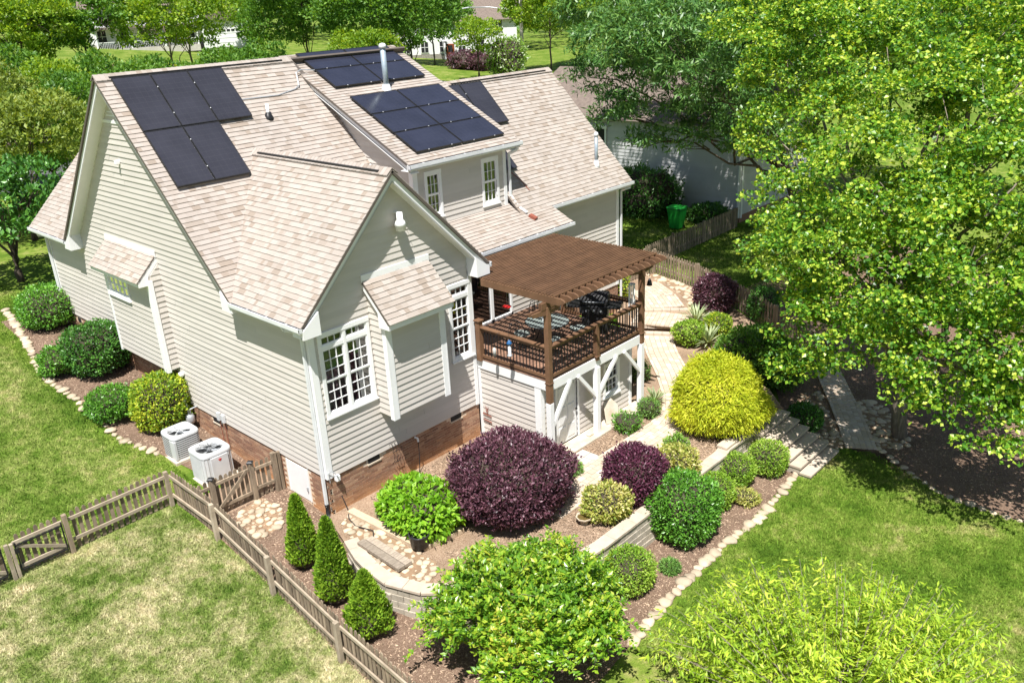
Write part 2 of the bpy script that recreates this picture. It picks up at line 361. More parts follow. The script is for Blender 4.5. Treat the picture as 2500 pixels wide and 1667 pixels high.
tag(drape('tree_bed', TREEBED, lambda x, y: h1(x, y)+.012, MT['mulchd'], cell=.9), kind='structure')
# ------------------------------------------------------------------ the house: walls
HOUSE = thing('house', 'two storey beige lap siding house with tan shingle roofs and white trim', 'house', (0, 0, 0))
EXP = .155
BRICKS = []; SHING = []
def rows_sub(iv, ops, z0, z1):
    out = [iv]
    for a, b, c, d in ops:
        if z0 < d-.02 and z1 > c+.02:
            nw = []
            for (u0b, u0t, u1b, u1t) in out:
                if b <= u0b or a >= u1b: nw.append((u0b, u0t, u1b, u1t)); continue
                if a > u0b+.02: nw.append((u0b, u0t, a, a))
                if b < u1b-.02: nw.append((b, b, u1b, u1t))
            out = nw
    return out
def siding_wall(F, z0, z1, lim, ops=(), parent=None, name='wall', mat='siding', exp=EXP, bname='siding_board'):
    w = MB(); boards = []; z = z0
    while z < z1-.01:
        zt = min(z+exp, z1)
        a, b = lim(z); c, d = lim(zt)
        if b-a > .04:
            if d-c < .01: m = (c+d)/2; c, d = m-.005, m+.005
            for (u0b, u0t, u1b, u1t) in rows_sub((a, c, b, d), ops, z, zt):
                w.add([F.p(u0b, z), F.p(u1b, z), F.p(u1t, zt), F.p(u0t, zt), F.p(u0b, z, -.04), F.p(u1b, z, -.04), F.p(u1t, zt, -.04), F.p(u0t, zt, -.04)], BOXF)
                n0, n1 = .034, .012
                boards.append([F.p(u0b, z, n0), F.p(u1b, z, n0), F.p(u1b, z, .001), F.p(u0b, z, .001), F.p(u0t, zt+.004, n1), F.p(u1t, zt+.004, n1), F.p(u1t, zt+.004, .001), F.p(u0t, zt+.004, .001)])
        z = zt
    wo = w.build(name, MT['sheath'], parent or HOUSE)
    for b in boards:
        L_ = (b[1]-b[0]).length; cuts = [0.]                     # boards come in lengths of about 3.6 m: butt joints, slightly uneven
        t = random.uniform(1.2, 3.6)
        while t < L_-.5: cuts.append(t/L_); t += 3.6
        cuts.append(1.)
        for c0, c1 in zip(cuts[:-1], cuts[1:]):
            e0 = c0+(.0025/L_ if c0 else 0); e1 = c1-(.0025/L_ if c1 < 1 else 0); j = F.N*random.uniform(-.002, .003)
            lp = lambda a, q, s: b[a]+(b[q]-b[a])*s+j
            obj(bname, mesh(bname, [lp(0, 1, e0), lp(0, 1, e1), lp(3, 2, e1), lp(3, 2, e0), lp(4, 5, e0), lp(4, 5, e1), lp(7, 6, e1), lp(7, 6, e0)], BOXF, MT[mat]), wo)
    return wo
F_END = Fr((0, 0, 0), (0, 1, 0), (-1, 0, 0)); F_REAR = Fr((0, 0, 0), (1, 0, 0), (0, -1, 0))
D, WW, YM, HM = 15.04, 5.11, 7.46, 10.15
def lim_end(z):
    if z < 2.1: return (0, 6.95)
    if z < 5.02: return (0, D)
    k = 9.97-z; return (max(0, YM-k), min(D, YM+k))
bumpE = (6.92, 9.88, 2.2, 4.75)
siding_wall(F_END, 1.1, 9.9, lim_end, [bumpE])
def lim_rear(z):
    if z < 5.02: return (0, WW)
    k = 7.87-z; return (WW/2-k, WW/2+k)
OPW1 = (.30, 1.60, 2.72, 4.62); OPW2 = (4.32, 4.97, 2.72, 4.64)
siding_wall(F_REAR, 1.1, 7.82, lim_rear, [OPW1, OPW2, (1.8, 3.52, 2.25, 5.4)])
# bump-out on the rear wall
F_B = Fr((1.75, -.55, 0), (1, 0, 0), (0, -1, 0)); siding_wall(F_B, 2.2, 4.78, lambda z: (0, 1.8))
F_BL = Fr((1.75, 0, 0), (0, -1, 0), (-1, 0, 0)); siding_wall(F_BL, 2.2, 5.4, lambda z: (0, .55) if z < 4.8 else (0, max(.0, .55-(z-4.8)/.98)))
F_BR = Fr((3.55, 0, 0), (0, -1, 0), (1, 0, 0)); siding_wall(F_BR, 2.2, 5.4, lambda z: (0, .55) if z < 4.8 else (0, max(.0, .55-(z-4.8)/.98)))
MB().box(1.76, 3.54, -.54, -.0, 2.16, 2.2).build('bay_floor', MT['white'], HOUSE)
# bump-out on the end wall
F_E = Fr((-.35, 6.87, 0), (0, 1, 0), (-1, 0, 0)); OPE = (1.52, 2.78, 4.05, 4.6)
siding_wall(F_E, 2.2, 4.95, lambda z: (0, 2.98), [OPE])
siding_wall(Fr((0, 6.87, 0), (-1, 0, 0), (0, -1, 0)), 2.2, 5.3, lambda z: (0, .35) if z < 4.95 else (0, max(0, .35-(z-4.95))))
siding_wall(Fr((0, 9.85, 0), (-1, 0, 0), (0, 1, 0)), 2.2, 5.3, lambda z: (0, .35) if z < 4.95 else (0, max(0, .35-(z-4.95))))
MB().box(-.34, 0, 6.88, 9.84, 2.16, 2.2).build('bay_floor', MT['white'], HOUSE)
# deck side walls, right wing, dormer
DW = 1.5
siding_wall(Fr((WW, DW, 0), (1, 0, 0), (0, -1, 0)), 2.4, 4.86, lambda z: (0, 5.4), [(1.35, 3.1, 2.4, 4.45)])
siding_wall(Fr((WW, 0, 0), (0, 1, 0), (1, 0, 0)), 1.1, 5.1, lambda z: (0, DW))
RWX, RWY = 15.0, 2.45
siding_wall(Fr((10.5, RWY, 0), (1, 0, 0), (0, -1, 0)), 1.4, 5.2, lambda z: (0, RWX-10.5))
siding_wall(Fr((RWX, RWY, 0), (0, 1, 0), (1, 0, 0)), 1.4, 8.8, lambda z: (0, 6.9) if z < 5.3 else (z-5.3, 6.9-(z-5.3)))
DY = 2.72; OD1 = (6.22-5.75, 6.70-5.75, 5.83, 6.97); OD2 = (8.50-5.75, 9.06-5.75, 5.74, 6.97)
siding_wall(Fr((5.75, DY, 0), (1, 0, 0), (0, -1, 0)), 5.35, 7.45, lambda z: (0, 3.75), [OD1, OD2])
def lim_dl(z):
    y1 = z-2.69+.0; y0 = max(DY, (z+.16-7.43)/.492+2.42); return (y0-DY, max(y0, y1)-DY)
siding_wall(Fr((5.75, DY, 0), (0, 1, 0), (-1, 0, 0)), 5.4, 9.4, lim_dl)
siding_wall(Fr((9.5, DY, 0), (0, 1, 0), (1, 0, 0)), 5.4, 9.4, lim_dl)
# room under the deck
RY = -2.25; OPD = (5.80-5.2, 6.66-5.2, .15, 2.02); OPK = (7.93-5.2, 8.52-5.2, .9, 1.78)
siding_wall(Fr((5.2, 0, 0), (0, -1, 0), (-1, 0, 0)), .2, 2.32, lambda z: (0, -RY))
siding_wall(Fr((5.2, RY, 0), (1, 0, 0), (0, -1, 0)), .18, 2.32, lambda z: (0, 4.0), [OPD, OPK])
siding_wall(Fr((9.2, RY, 0), (0, 1, 0), (1, 0, 0)), .2, 2.32, lambda z: (0, 3.3))
# unseen front and far sides, plain
bk = MB(); bk.box(.06, 9.9, 14.9, 15.0, 1.7, 5.1); bk.box(4.9, 5.0, 10.5, 14.9, 1.7, 5.1); bk.box(5.0, 14.4, 8.5, 8.6, 1., 5.2)
bk.build('front_wall', MT['siding'], HOUSE)
# ------------------------------------------------------------------ brick foundation
BRK = mesh('brick', MB().box(-.5, .5, -.5, .5, -.5, .5).v, BOXF, MT['brick'])
def brick_wall(F, u0, u1, z0, z1, ops=()):
    base = MB(); base.fbox(F, u0, u1, z0, z1, -.08, -.006)
    o = base.build('foundation', MT['mortar'], HOUSE); c = 0; z = z0
    while z+.06 < z1+.02:
        u = u0-(.105 if c % 2 else 0)
        while u < u1-.03:
            a, b = max(u, u0), min(u+.2, u1)
            if b-a > .05 and not any(a < q[1] and b > q[0] and z < q[3] and z+.062 > q[2] for q in ops):
                BRICKS.append((o, F, a, b, z, min(z+.062, z1), random.uniform(-.002, .003)))
            u += .21
        z += .073; c += 1
CRAWL = (.86, 1.80, .05, 1.02)
VENTS = [(F_REAR, 1.18, 1.58, .93, 1.10), (F_REAR, 4.02, 4.45, .93, 1.10), (F_END, 5.05, 5.45, .90, 1.09), (F_END, 15.9-.0, 16.2, 1.9, 2.0)]
brick_wall(F_REAR, 0, WW, -.1, 1.1, [v[1:] for v in VENTS[:2]])
brick_wall(F_END, 0, 6.95, -.15, 1.1, [CRAWL, VENTS[2][1:]])
brick_wall(F_END, 6.95, D, .45, 2.1, [(13.9, 14.2, 1.9, 2.1)])
brick_wall(Fr((10.5, RWY, 0), (1, 0, 0), (0, -1, 0)), 0, 4.5, .0, 1.4)
brick_wall(Fr((9.25, DW, 0), (1, 0, 0), (0, -1, 0)), 0, 1.25, .0, 2.4)
def _bd(b): return (b[1].p((b[2]+b[3])/2, b[4])-CAM).length*(1 if b[1] is F_REAR else 1.04)
BRICKS.sort(key=_bd); rest = {}
for i, (o, F, a, b, z0, z1, j) in enumerate(BRICKS):
    if i < 300:
        c = F.p((a+b)/2, (z0+z1)/2, -.03+j); dx = abs(F.U.x)*(b-a)+abs(F.N.x)*.06; dy = abs(F.U.y)*(b-a)+abs(F.N.y)*.06
        obj('brick', BRK, o, c, None, (dx, dy, z1-z0))
    else: rest.setdefault(o.name, (o, MB()))[1].fbox(F, a, b, z0, z1, -.06, j)
for o, mb in rest.values(): tag(obj('bricks', mesh('bricks', mb.v, mb.f, MT['brick']), o), kind='stuff')
for F, a, b, c, d in VENTS[:3]: MB().fbox(F, a+.02, b-.02, c+.01, d-.01, -.07, .004).build('foundation_vent', MT['dark'], HOUSE); MB().fbox(F, a-.01, b+.01, c-.035, c, -.02, .025).build('vent_sill', MT['concrete'], HOUSE)
MB().fbox(F_END, 13.92, 14.18, 1.92, 2.08, -.05, .004).build('foundation_vent', MT['dark'], HOUSE)
cd_ = MB().fbox(F_END, CRAWL[0]+.03, CRAWL[1]-.03, .09, 1.0, -.05, .01).build('crawl_door', MT['white'], HOUSE, bevel=.006)
MB().fbox(F_END, CRAWL[0]+.07, CRAWL[0]+.10, .38, .5, .01, .05).build('latch', MT['metal'], cd_)
mbx = MB(); mbx.fbox(F_END, CRAWL[0], CRAWL[0]+.03, .09, 1.03, -.05, .02); mbx.fbox(F_END, CRAWL[1]-.03, CRAWL[1], .09, 1.03, -.05, .02); mbx.build('frame', MT['white'], cd_)
MB().box(.02, .07, .02, .03, -.2, -.1).build('footing', MT['concrete'], HOUSE)
# ------------------------------------------------------------------ corner boards, trim
def trim(name, F, u0, u1, z0, z1, n0=.0, n1=.045, par=None): return MB().fbox(F, u0, u1, z0, z1, n0, n1).build(name, MT['trimw'], par or HOUSE, bevel=.004)
trim('corner_board', F_END, -.043, .13, 1.08, 5.04); trim('corner_board', F_REAR, -.0, .13, 1.08, 5.04, .0, .043)
trim('corner_board', F_END, D-.15, D+.02, 2.08, 5.0)
trim('corner_board', F_REAR, WW-.12, WW+.0, 1.08, 5.0)
for u in (0, 1.66): trim('corner_board', F_B, u, u+.14, 2.12, 4.7)
trim('corner_board', F_BL, .46, .598, 2.12, 4.7); trim('corner_board', F_BR, .46, .598, 2.12, 4.7)
for u in (0, 2.88): trim('corner_board', F_E, u, u+.1 if u else u+.17, 2.12, 4.85)
F_ER = Fr((0, 6.87, 0), (-1, 0, 0), (0, -1, 0)); trim('corner_board', F_ER, .28, .397, 2.12, 4.85)
FD = Fr((5.75, DY, 0), (1, 0, 0), (0, -1, 0))
trim('corner_board', FD, 0, .13, 5.4, 7.3); trim('corner_board', FD, 3.62, 3.75, 5.4, 7.3)
trim('corner_board', Fr((5.75, DY, 0), (0, 1, 0), (-1, 0, 0)), -.045, .12, 5.4, 7.2)
FR_ = Fr((10.5, RWY, 0), (1, 0, 0), (0, -1, 0)); trim('corner_board', FR_, 4.35, 4.5, 1.4, 5.1)
FS = Fr((5.2, 0, 0), (0, -1, 0), (-1, 0, 0)); FSF = Fr((5.2, RY, 0), (1, 0, 0), (0, -1, 0))
trim('corner_board', FS, 0, .1, .15, 2.25); trim('corner_board', FS, 2.08, 2.295, .15, 2.2); trim('corner_board', FSF, 0, .1, .15, 2.25); trim('corner_board', FSF, 3.88, 4.0, .15, 2.25)
# ------------------------------------------------------------------ windows
def window(F, u0, u1, z0, z1, units=1, cols=3, r=(3, 3), transom=0, curtain=True, casing=.09, n=.0, split=True):
    w = MB(); c = casing
    w.fbox(F, u0, u1, z1-c, z1+.02, n, n+.06); w.fbox(F, u0, u0+c, z0+c, z1-c, n, n+.05); w.fbox(F, u1-c, u1, z0+c, z1-c, n, n+.05); w.fbox(F, u0, u1, z0, z0+c, n, n+.05)
    o = w.build('window', MT['trimw'], HOUSE, bevel=.004)
    MB().fbox(F, u0-.02, u1+.02, z0-.03, z0+.012, n+.01, n+.085).build('sill', MT['trimw'], o)
    d = .7; q = MB(); a, b, e, g = u0+c-.02, u1-c+.02, z0+c-.02, z1-c+.02
    P = lambda u, z, k: F.p(u, z, k)
    A = [P(a, e, n), P(b, e, n), P(b, g, n), P(a, g, n), P(a, e, -d), P(b, e, -d), P(b, g, -d), P(a, g, -d)]
    q.add(A, [(4, 5, 6, 7), (0, 1, 5, 4), (1, 2, 6, 5), (2, 3, 7, 6), (3, 0, 4, 7)]); obj('room_recess', mesh('room_recess', q.v, q.f, MT['room']), o)
    iu0, iu1, iz0, iz1 = u0+c, u1-c, z0+c, z1-c; mw = .07; uw = (iu1-iu0-mw*(units-1))/units
    for k in range(units):
        s0 = iu0+k*(uw+mw); s1 = s0+uw; zt = iz1
        if k: MB().fbox(F, s0-mw, s0, iz0, iz1, n-.02, n+.05).build('mullion', MT['trimw'], o)
        cells = []
        if transom:
            zt = iz1-transom; MB().fbox(F, s0, s1, zt-.10, zt, n-.02, n+.045).build('mullion', MT['trimw'], o); cells.append((zt, iz1, 1, 0)); zt -= .10
        if split: zm = (iz0+zt)/2; cells += [(zm, zt, r[0], 0), (iz0, zm, r[1], -.02)]
        else: cells += [(iz0, zt, r[0], 0)]
        for (c0, c1, nr, dn) in cells:
            f = .035; sh = MB(); nn0, nn1 = n-.015+dn, n+.03+dn
            sh.fbox(F, s0, s0+f, c0, c1, nn0, nn1); sh.fbox(F, s1-f, s1, c0, c1, nn0, nn1); sh.fbox(F, s0+f, s1-f, c0, c0+f, nn0, nn1); sh.fbox(F, s0+f, s1-f, c1-f, c1, nn0, nn1)
            pw_, ph_ = (s1-s0-2*f)/cols, (c1-c0-2*f)/nr
            for i in range(1, cols): sh.fbox(F, s0+f+i*pw_-.0055, s0+f+i*pw_+.0055, c0+f, c1-f, nn0+.012, nn1-.004)
            for j in range(1, nr): sh.fbox(F, s0+f, s1-f, c0+f+j*ph_-.0055, c0+f+j*ph_+.0055, nn0+.013, nn1-.005)
            sh.build('sash', MT['trimw'], o)
            for i in range(cols):
                for j in range(nr):
                    tl = random.uniform(-.0015, .0015); x0, y0 = s0+f+i*pw_, c0+f+j*ph_
                    obj('pane', mesh('pane', [F.p(x0, y0, nn0+.015), F.p(x0+pw_, y0, nn0+.015+tl), F.p(x0+pw_, y0+ph_, nn0+.015+tl*.5), F.p(x0, y0+ph_, nn0+.015-tl)], [(0, 1, 2, 3)], MT['glass']), o)
        if curtain:
            m = MB(); cw = uw*.42; st = s1-cw if (k == units-1) else s0
            if units == 2 and k == 0: st = s0
            nf = 9; vs = []
            for i in range(nf*2+1):
                u = st+cw*i/(nf*2); off = -.16-.035*(1 if i % 2 else -1); vs += [F.p(u, iz0-.0, off), F.p(u, zt, off)]
            m.add(vs, [(2*i, 2*i+2, 2*i+3, 2*i+1) for i in range(nf*2)]); obj('curtain', mesh('curtain', m.v, m.f, MT['curtain']), o)
    return o
window(F_REAR, .21, 1.68, 2.62, 4.72, 2, 3, (3, 3), .22)
window(F_REAR, 4.24, 5.03, 2.62, 4.74, 1, 3, (3, 3), .22)
window(F_E, 1.45, 2.85, 3.97, 4.66, 1, 4, (2,), split=False, curtain=False, casing=.07)
window(FD, 6.13-5.75, 6.78-5.75, 5.72, 7.06, 1, 3, (2, 2)); window(FD, 8.42-5.75, 9.15-5.75, 5.64, 7.06, 1, 3, (2, 2))
window(FSF, 7.85-5.2, 8.60-5.2, .82, 1.86, 1, 3, (2, 2))
# door under the deck
dd = MB(); dd.fbox(FSF, OPD[0], OPD[1], .17, 2.0, -.04, .0)
for (a, b, c, d) in ((.10, .38, 1.35, 1.85), (.48, .76, 1.35, 1.85), (.10, .38, .75, 1.25), (.48, .76, .75, 1.25), (.10, .38, .28, .65), (.48, .76, .28, .65)):
    dd.fbox(FSF, OPD[0]+a, OPD[0]+b, c, d, -.0, .012)
dr = dd.build('door', MT['fdoor'], HOUSE)
w = MB(); w.fbox(FSF, OPD[0]-.07, OPD[0], .17, 2.09, 0, .05); w.fbox(FSF, OPD[1], OPD[1]+.07, .17, 2.09, 0, .05); w.fbox(FSF, OPD[0], OPD[1], 2.0, 2.09, 0, .05); w.build('door_frame', MT['trimw'], dr)
MB().lathe((5.2+OPD[1]-.09, RY-.07, 1.05), [(.0, -.03), (.03, -.02), (.035, 0), (.03, .02), (0, .03)], 10).build('door_knob', MT['black'], dr)
# patio doors on the deck
FDW = Fr((WW, DW, 0), (1, 0, 0), (0, -1, 0))
pd = MB()
for (a, b) in ((1.35, 1.42), (2.17, 2.28), (3.03, 3.1)): pd.fbox(FDW, a, b, 2.47, 4.45, -.03, .05)
pd.fbox(FDW, 1.35, 3.1, 4.38, 4.5, -.03, .055); pd.fbox(FDW, 1.35, 3.1, 2.42, 2.56, -.03, .05)
pdo = pd.build('patio_door', MT['trimw'], HOUSE)
for a, b in ((1.42, 2.17), (2.28, 3.03)): obj('pane', mesh('pane', [FDW.p(a, 2.56, 0), FDW.p(b, 2.56, 0), FDW.p(b, 4.38, 0), FDW.p(a, 4.38, 0)], [(0, 1, 2, 3)], MT['glass']), pdo)
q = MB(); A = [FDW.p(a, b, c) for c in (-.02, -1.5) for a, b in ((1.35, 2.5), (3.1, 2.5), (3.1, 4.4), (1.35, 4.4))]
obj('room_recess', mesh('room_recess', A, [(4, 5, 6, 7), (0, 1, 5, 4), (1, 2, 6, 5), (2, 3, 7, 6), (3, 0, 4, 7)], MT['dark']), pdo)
# gable louvre and small fittings
lv = MB()
for i in range(6):
    z = 9.02+i*.1; k = max(.05, 9.88-z-.1); lv.add([F_END.p(YM-k, z, .03), F_END.p(YM+k, z, .03), F_END.p(YM+k-.06, z+.09, .005), F_END.p(YM-k+.06, z+.09, .005)], [(0, 1, 2, 3)])
lv.fbox(F_END, YM-.95, YM+.95, 8.94, 9.02, 0, .05)
lv.build('gable_louvre', MT['trimw'], HOUSE)
MB().fbox(F_END, 7.86, 7.94, 7.86, 7.98, .02, .16).build('security_camera', MT['trimw'], HOUSE, bevel=.02)
MB().fbox(F_END, 6.62, 6.74, 1.98, 2.1, .03, .17).build('floodlight', MT['trimw'], HOUSE, bevel=.03)
lp = MB().lathe((2.78, -.22, 6.72), [(.0, .30), (.07, .30), (.075, .12), (.10, .10), (.15, .0), (.13, -.01), (.12, -.13), (.06, -.15), (0, -.15)], 18).build('yard_lamp', MT['trimw'], HOUSE, True)
MB().tube([(2.78, .0, 6.98), (2.78, -.12, 7.02), (2.78, -.22, 6.98)], .025, 8).build('lamp_arm', MT['gutter'], lp)
# ------------------------------------------------------------------ roofs
def roof_plane(O, U, S, length, lim, base_v=None, slab=True, shing=True):
    O, U, S = Vector(O), Vector(U).normalized(), Vector(S).normalized(); n = U.cross(S)
    if n.z < 0: n = -n
    P = lambda u, v, k=0: O+U*u+S*v+n*k
    a, b = lim(0); m_ = [lim(length*i/6) for i in range(7)]
    pts = [P(m_[i][0], length*i/6) for i in range(7)]+[P(m_[i][1], length*i/6) for i in range(6, -1, -1)]
    mb = MB()
    for i in range(6): mb.add([P(m_[i][0], length*i/6), P(m_[i][1], length*i/6), P(m_[i+1][1], length*(i+1)/6), P(m_[i+1][0], length*(i+1)/6)]+[P(m_[i][0], length*i/6, -.06), P(m_[i][1], length*i/6, -.06), P(m_[i+1][1], length*(i+1)/6, -.06), P(m_[i+1][0], length*(i+1)/6, -.06)], BOXF)
    ro = mb.build('roof', MT['roofbase'], HOUSE); ro.data.materials[0] = MT['roofbase']
    if shing:
        v = -.02; k = 0; up = Vector((0, 0, 0))
        while v < length-.02:
            u0, u1 = lim(max(0, v)); u2, u3 = lim(min(length, v+.14)); u0 = max(u0, u2)if u2 > u0+.05 else u0; u1 = max(u1, u3)
            t = u0-random.uniform(0, .2)
            while t < u1:
                w_ = random.choice((.10, .14, .18, .22, .28)); a_, b_ = max(t, u0), min(t+w_, u1); t += w_
                if b_-a_ < .02: continue
                th = .024+random.choice((0, 0, .004)); e = random.uniform(-.004, .004); vt = min(v+.165, length)
                q = [P(a_, v+e, 0), P(b_, v+e, 0), P(b_, vt, 0), P(a_, vt, 0), P(a_, v+e, th), P(b_, v+e, th), P(b_, vt, .004), P(a_, vt, .004)]
                SHING.append((ro, q, ((q[4]+q[6])/2-CAM).length))
            v += .14; k += 1
    return ro, P
C45 = math.sqrt(.5)
def lim_main(v): return (0, 5.41+.75) if 2.47+v*C45 < 6.9 else (0, 5.41+.41)
roof_plane((-.41, 2.47, 5.16), (1, 0, 0), (0, 1, 1), 7.057, lim_main)
roof_plane((-.41, 12.45, 5.16), (1, 0, 0), (0, -1, 1), 7.057, lambda v: (0, 10.3), shing=False)
wl = lambda v: (0, 5.155+C45*v-2.69+.43)
roof_plane((-.35, -.4, 5.155), (0, 1, 0), (1, 0, 1), 4.10, wl)
roof_plane((5.46, -.4, 5.155), (0, 1, 0), (-1, 0, 1), 4.10, wl)
roof_plane((-.35, 15.44, 5.155), (0, -1, 0), (1, 0, 1), 4.10, lambda v: (0, 15.44-(17.61-(5.155+C45*v))+.03))
roof_plane((5.46, 15.44, 5.155), (0, -1, 0), (-1, 0, 1), 4.10, lambda v: (0, 15.44-(17.61-(5.155+C45*v))+.03), shing=False)
DS = Vector((0, .897, .4415)).normalized()
roof_plane((5.39, 2.42, 7.43), (1, 0, 0), DS, 6.24, lambda v: (0, 4.49))
MB().box(5.5, 9.8, 7.6, 8.0, 9.2, 10.1).build('dormer_back', MT['siding'], HOUSE)
roof_plane((9.5, 2.13, 5.23), (1, 0, 0), (0, 1, 1), 5.317, lambda v: (0, 5.9))
roof_plane((9.5, 9.65, 5.23), (1, 0, 0), (0, -1, 1), 5.317, lambda v: (0, 5.9), shing=False)
roof_plane((5.0, 1.25, 4.83), (1, 0, 0), (0, .912, .4104), 1.70, lambda v: (0, 5.94))
roof_plane((1.62, -.9, 4.72), (1, 0, 0), (0, .9, .94), 1.30, lambda v: (0, 2.06))
roof_plane((-.68, 10.02, 4.86), (0, -1, 0), (.68, 0, .66), .946, lambda v: (0, 3.12))
SHING.sort(key=lambda s: s[2]); rest = {}
for i, (ro, q, d) in enumerate(SHING):
    if i < 300: obj('shingle', mesh('shingle', q, BOXF, MT['shingle']), ro)
    else: rest.setdefault(ro.name, (ro, []))[1].append(q)
for ro, qs in rest.values():
    v = np.array([[tuple(p) for p in q] for q in qs], np.float32).reshape(-1, 3); f = (np.arange(len(qs))[:, None, None]*8+np.array(BOXF)[None]).reshape(-1, 4)
    tag(obj('shingles', fastmesh('shingles', v, f, MT['shingle']), ro), kind='stuff')
# ridge caps and ridge vents
def ridge(p, q, vent=True):
    p, q = Vector(p), Vector(q); d = (q-p).normalized(); s = d.cross(Z3).normalized(); L_ = (q-p).length
    if vent: MB().bar(p+d*.35-Z3*.035, q-d*.35-Z3*.035, .30, .035).build('ridge_vent', MT['black'], HOUSE)
    mb = MB(); t = 0
    while t < L_:
        a = p+d*t; b = p+d*min(L_, t+.16); z = Z3*(.045 if vent else .02)
        c = [a-s*.17-Z3*.13+z, a+z+Z3*.012, a+s*.17-Z3*.13+z, b-s*.17-Z3*.13+z-Z3*.008, b+z, b+s*.17-Z3*.13+z-Z3*.008]
        mb.add(c+[x-Z3*.02 for x in c], [(0, 1, 4, 3), (1, 2, 5, 4), (0, 6, 7, 1), (1, 7, 8, 2), (0, 3, 9, 6), (2, 8, 11, 5)]); t += .14
    mb.build('ridge_cap', MT['shingle'], HOUSE)
ridge((2.555, -.4, 8.06), (2.555, 5.35, 8.06)); ridge((-.41, YM, HM), (5.4, YM, HM)); ridge((9.95, 5.89, 8.99), (15.4, 5.89, 8.99))
# soffits, rakes, fascias
def slab(name, pts, n, th=.02, mat='trimw'): return MB().poly(pts, Vector(n)*th).build(name, MT[mat], HOUSE)
def rake(p, q, wid, off, inw):                    # p eave end, q ridge end, on the roof edge; inw = vector into the wall
    iv = Vector(inw).normalized()*.055; p, q = Vector(p)+iv, Vector(q)+iv; dn = Vector((0, 0, -1)); inw = Vector(inw)-iv
    MB().add([p+dn*.02, q+dn*.02, q+dn*(.02+wid*1.3), p+dn*(.02+wid*1.3)]+[x+Vector(inw).normalized()*.03 for x in (p+dn*.02, q+dn*.02, q+dn*(.02+wid*1.3), p+dn*(.02+wid*1.3))], BOXF).build('rake_board', MT['trimw'], HOUSE)
    o = dn*.25; i_ = Vector(inw)
    MB().add([p+o, q+o, q+o+i_, p+o+i_]+[x+dn*.02 for x in (p+o, q+o, q+o+i_, p+o+i_)], BOXF).build('soffit', MT['trimw'], HOUSE)
rake((-.41, 2.47, 5.16), (-.41, YM, HM), .2, 0, (.41, 0, 0)); rake((-.41, 12.45, 5.16), (-.41, YM, HM), .2, 0, (.41, 0, 0))
rake((-.35, -.4, 5.155), (2.555, -.4, 8.06), .2, 0, (0, .4, 0)); rake((5.46, -.4, 5.155), (2.555, -.4, 8.06), .2, 0, (0, .4, 0))
rake((15.4, 2.13, 5.23), (15.4, 5.89, 8.99), .2, 0, (-.38, 0, 0))
rake((5.39, 2.42, 7.43), (5.39, 8.02, 10.19), .14, 0, (.36, 0, 0)); rake((9.88, 2.42, 7.43), (9.88, 8.02, 10.19), .14, 0, (-.38, 0, 0))
# boxed eave returns at the gable feet
for x0, x1 in ((-.34, .0), (5.11, 5.45)):
    m = MB(); xo, xi = (x0, x1) if x0 < 0 else (x1, x0)
    m.poly([(xo, -.41, 4.86), (xi+(.12 if x0 < 0 else -.12), -.41, 4.86), (xi+(.12 if x0 < 0 else -.12), -.41, 5.40), (xo, -.41, 5.06)], (0, .42, 0)); m.build('eave_return', MT['trimw'], HOUSE)
for y0 in (2.47, 12.45):
    s = 1 if y0 < 5 else -1
    MB().poly([(-.40, y0-s*.02, 4.88), (-.40, y0+s*.45, 4.88), (-.40, y0+s*.45, 5.35), (-.40, y0-s*.02, 5.0)], (.40, 0, 0)).build('eave_return', MT['trimw'], HOUSE)
def eave(a, b, z, out, depth):                    # gutter + fascia + soffit along an eave from a to b
    a, b, o = Vector((*a, z)), Vector((*b, z)), Vector(out); d = (b-a).normalized(); n = o.normalized(); dn = Vector((0, 0, -1))
    def brd(n0, n1, z0, z1, name, mat): 
        c = [a+n*n0+Z3*z0, b+n*n0+Z3*z0, b+n*n1+Z3*z0, a+n*n1+Z3*z0, a+n*n0+Z3*z1, b+n*n0+Z3*z1, b+n*n1+Z3*z1, a+n*n1+Z3*z1]
        return (c, BOXF)
    f = MB(); f.add(*brd(-.03, -.005, -.2, -.01, '', '')); f.build('fascia', MT['trimw'], HOUSE)
    s = MB(); s.add(*brd(-depth, -.03, -.2, -.18, '', '')); s.build('soffit', MT['trimw'], HOUSE)
    g = MB(); g.add(*brd(0, .012, -.13, -.03, '', '')); g.add(*brd(.09, .115, -.11, -.02, '', '')); g.add(*brd(.0, .1, -.14, -.12, '', ''))
    for e in (a, b-d*.012): g.add([e+n*0-Z3*.13, e+d*.012-Z3*.13, e+d*.012+n*.11-Z3*.13, e+n*.11-Z3*.13, e-Z3*.03, e+d*.012-Z3*.03, e+d*.012+n*.11-Z3*.03, e+n*.11-Z3*.03], BOXF)
    L_ = (b-a).length; k = .5
    while k < L_: g.add([a+d*k+n*0-Z3*.03, a+d*(k+.03)-Z3*.03, a+d*(k+.03)+n*.11-Z3*.02, a+d*k+n*.11-Z3*.02, a+d*k-Z3*.018, a+d*(k+.03)-Z3*.018, a+d*(k+.03)+n*.11-Z3*.008, a+d*k+n*.11-Z3*.008], BOXF); k += .8
    g.build('gutter', MT['gutter'], HOUSE)
eave((-.33, -.4), (-.33, 2.52), 5.17, (-1, 0, 0), .35); eave((-.33, 12.4), (-.33, 15.44), 5.17, (-1, 0, 0), .35)
eave((5.44, -.4), (5.44, 1.1), 5.17, (1, 0, 0), .34)
eave((5.37, 2.43), (9.92, 2.43), 7.44, (0, -1, 0), .3); eave((5.47, 1.27), (10.96, 1.27), 4.84, (0, -1, 0), .24); eave((10.94, 2.15), (15.43, 2.15), 5.24, (0, -1, 0), .3)
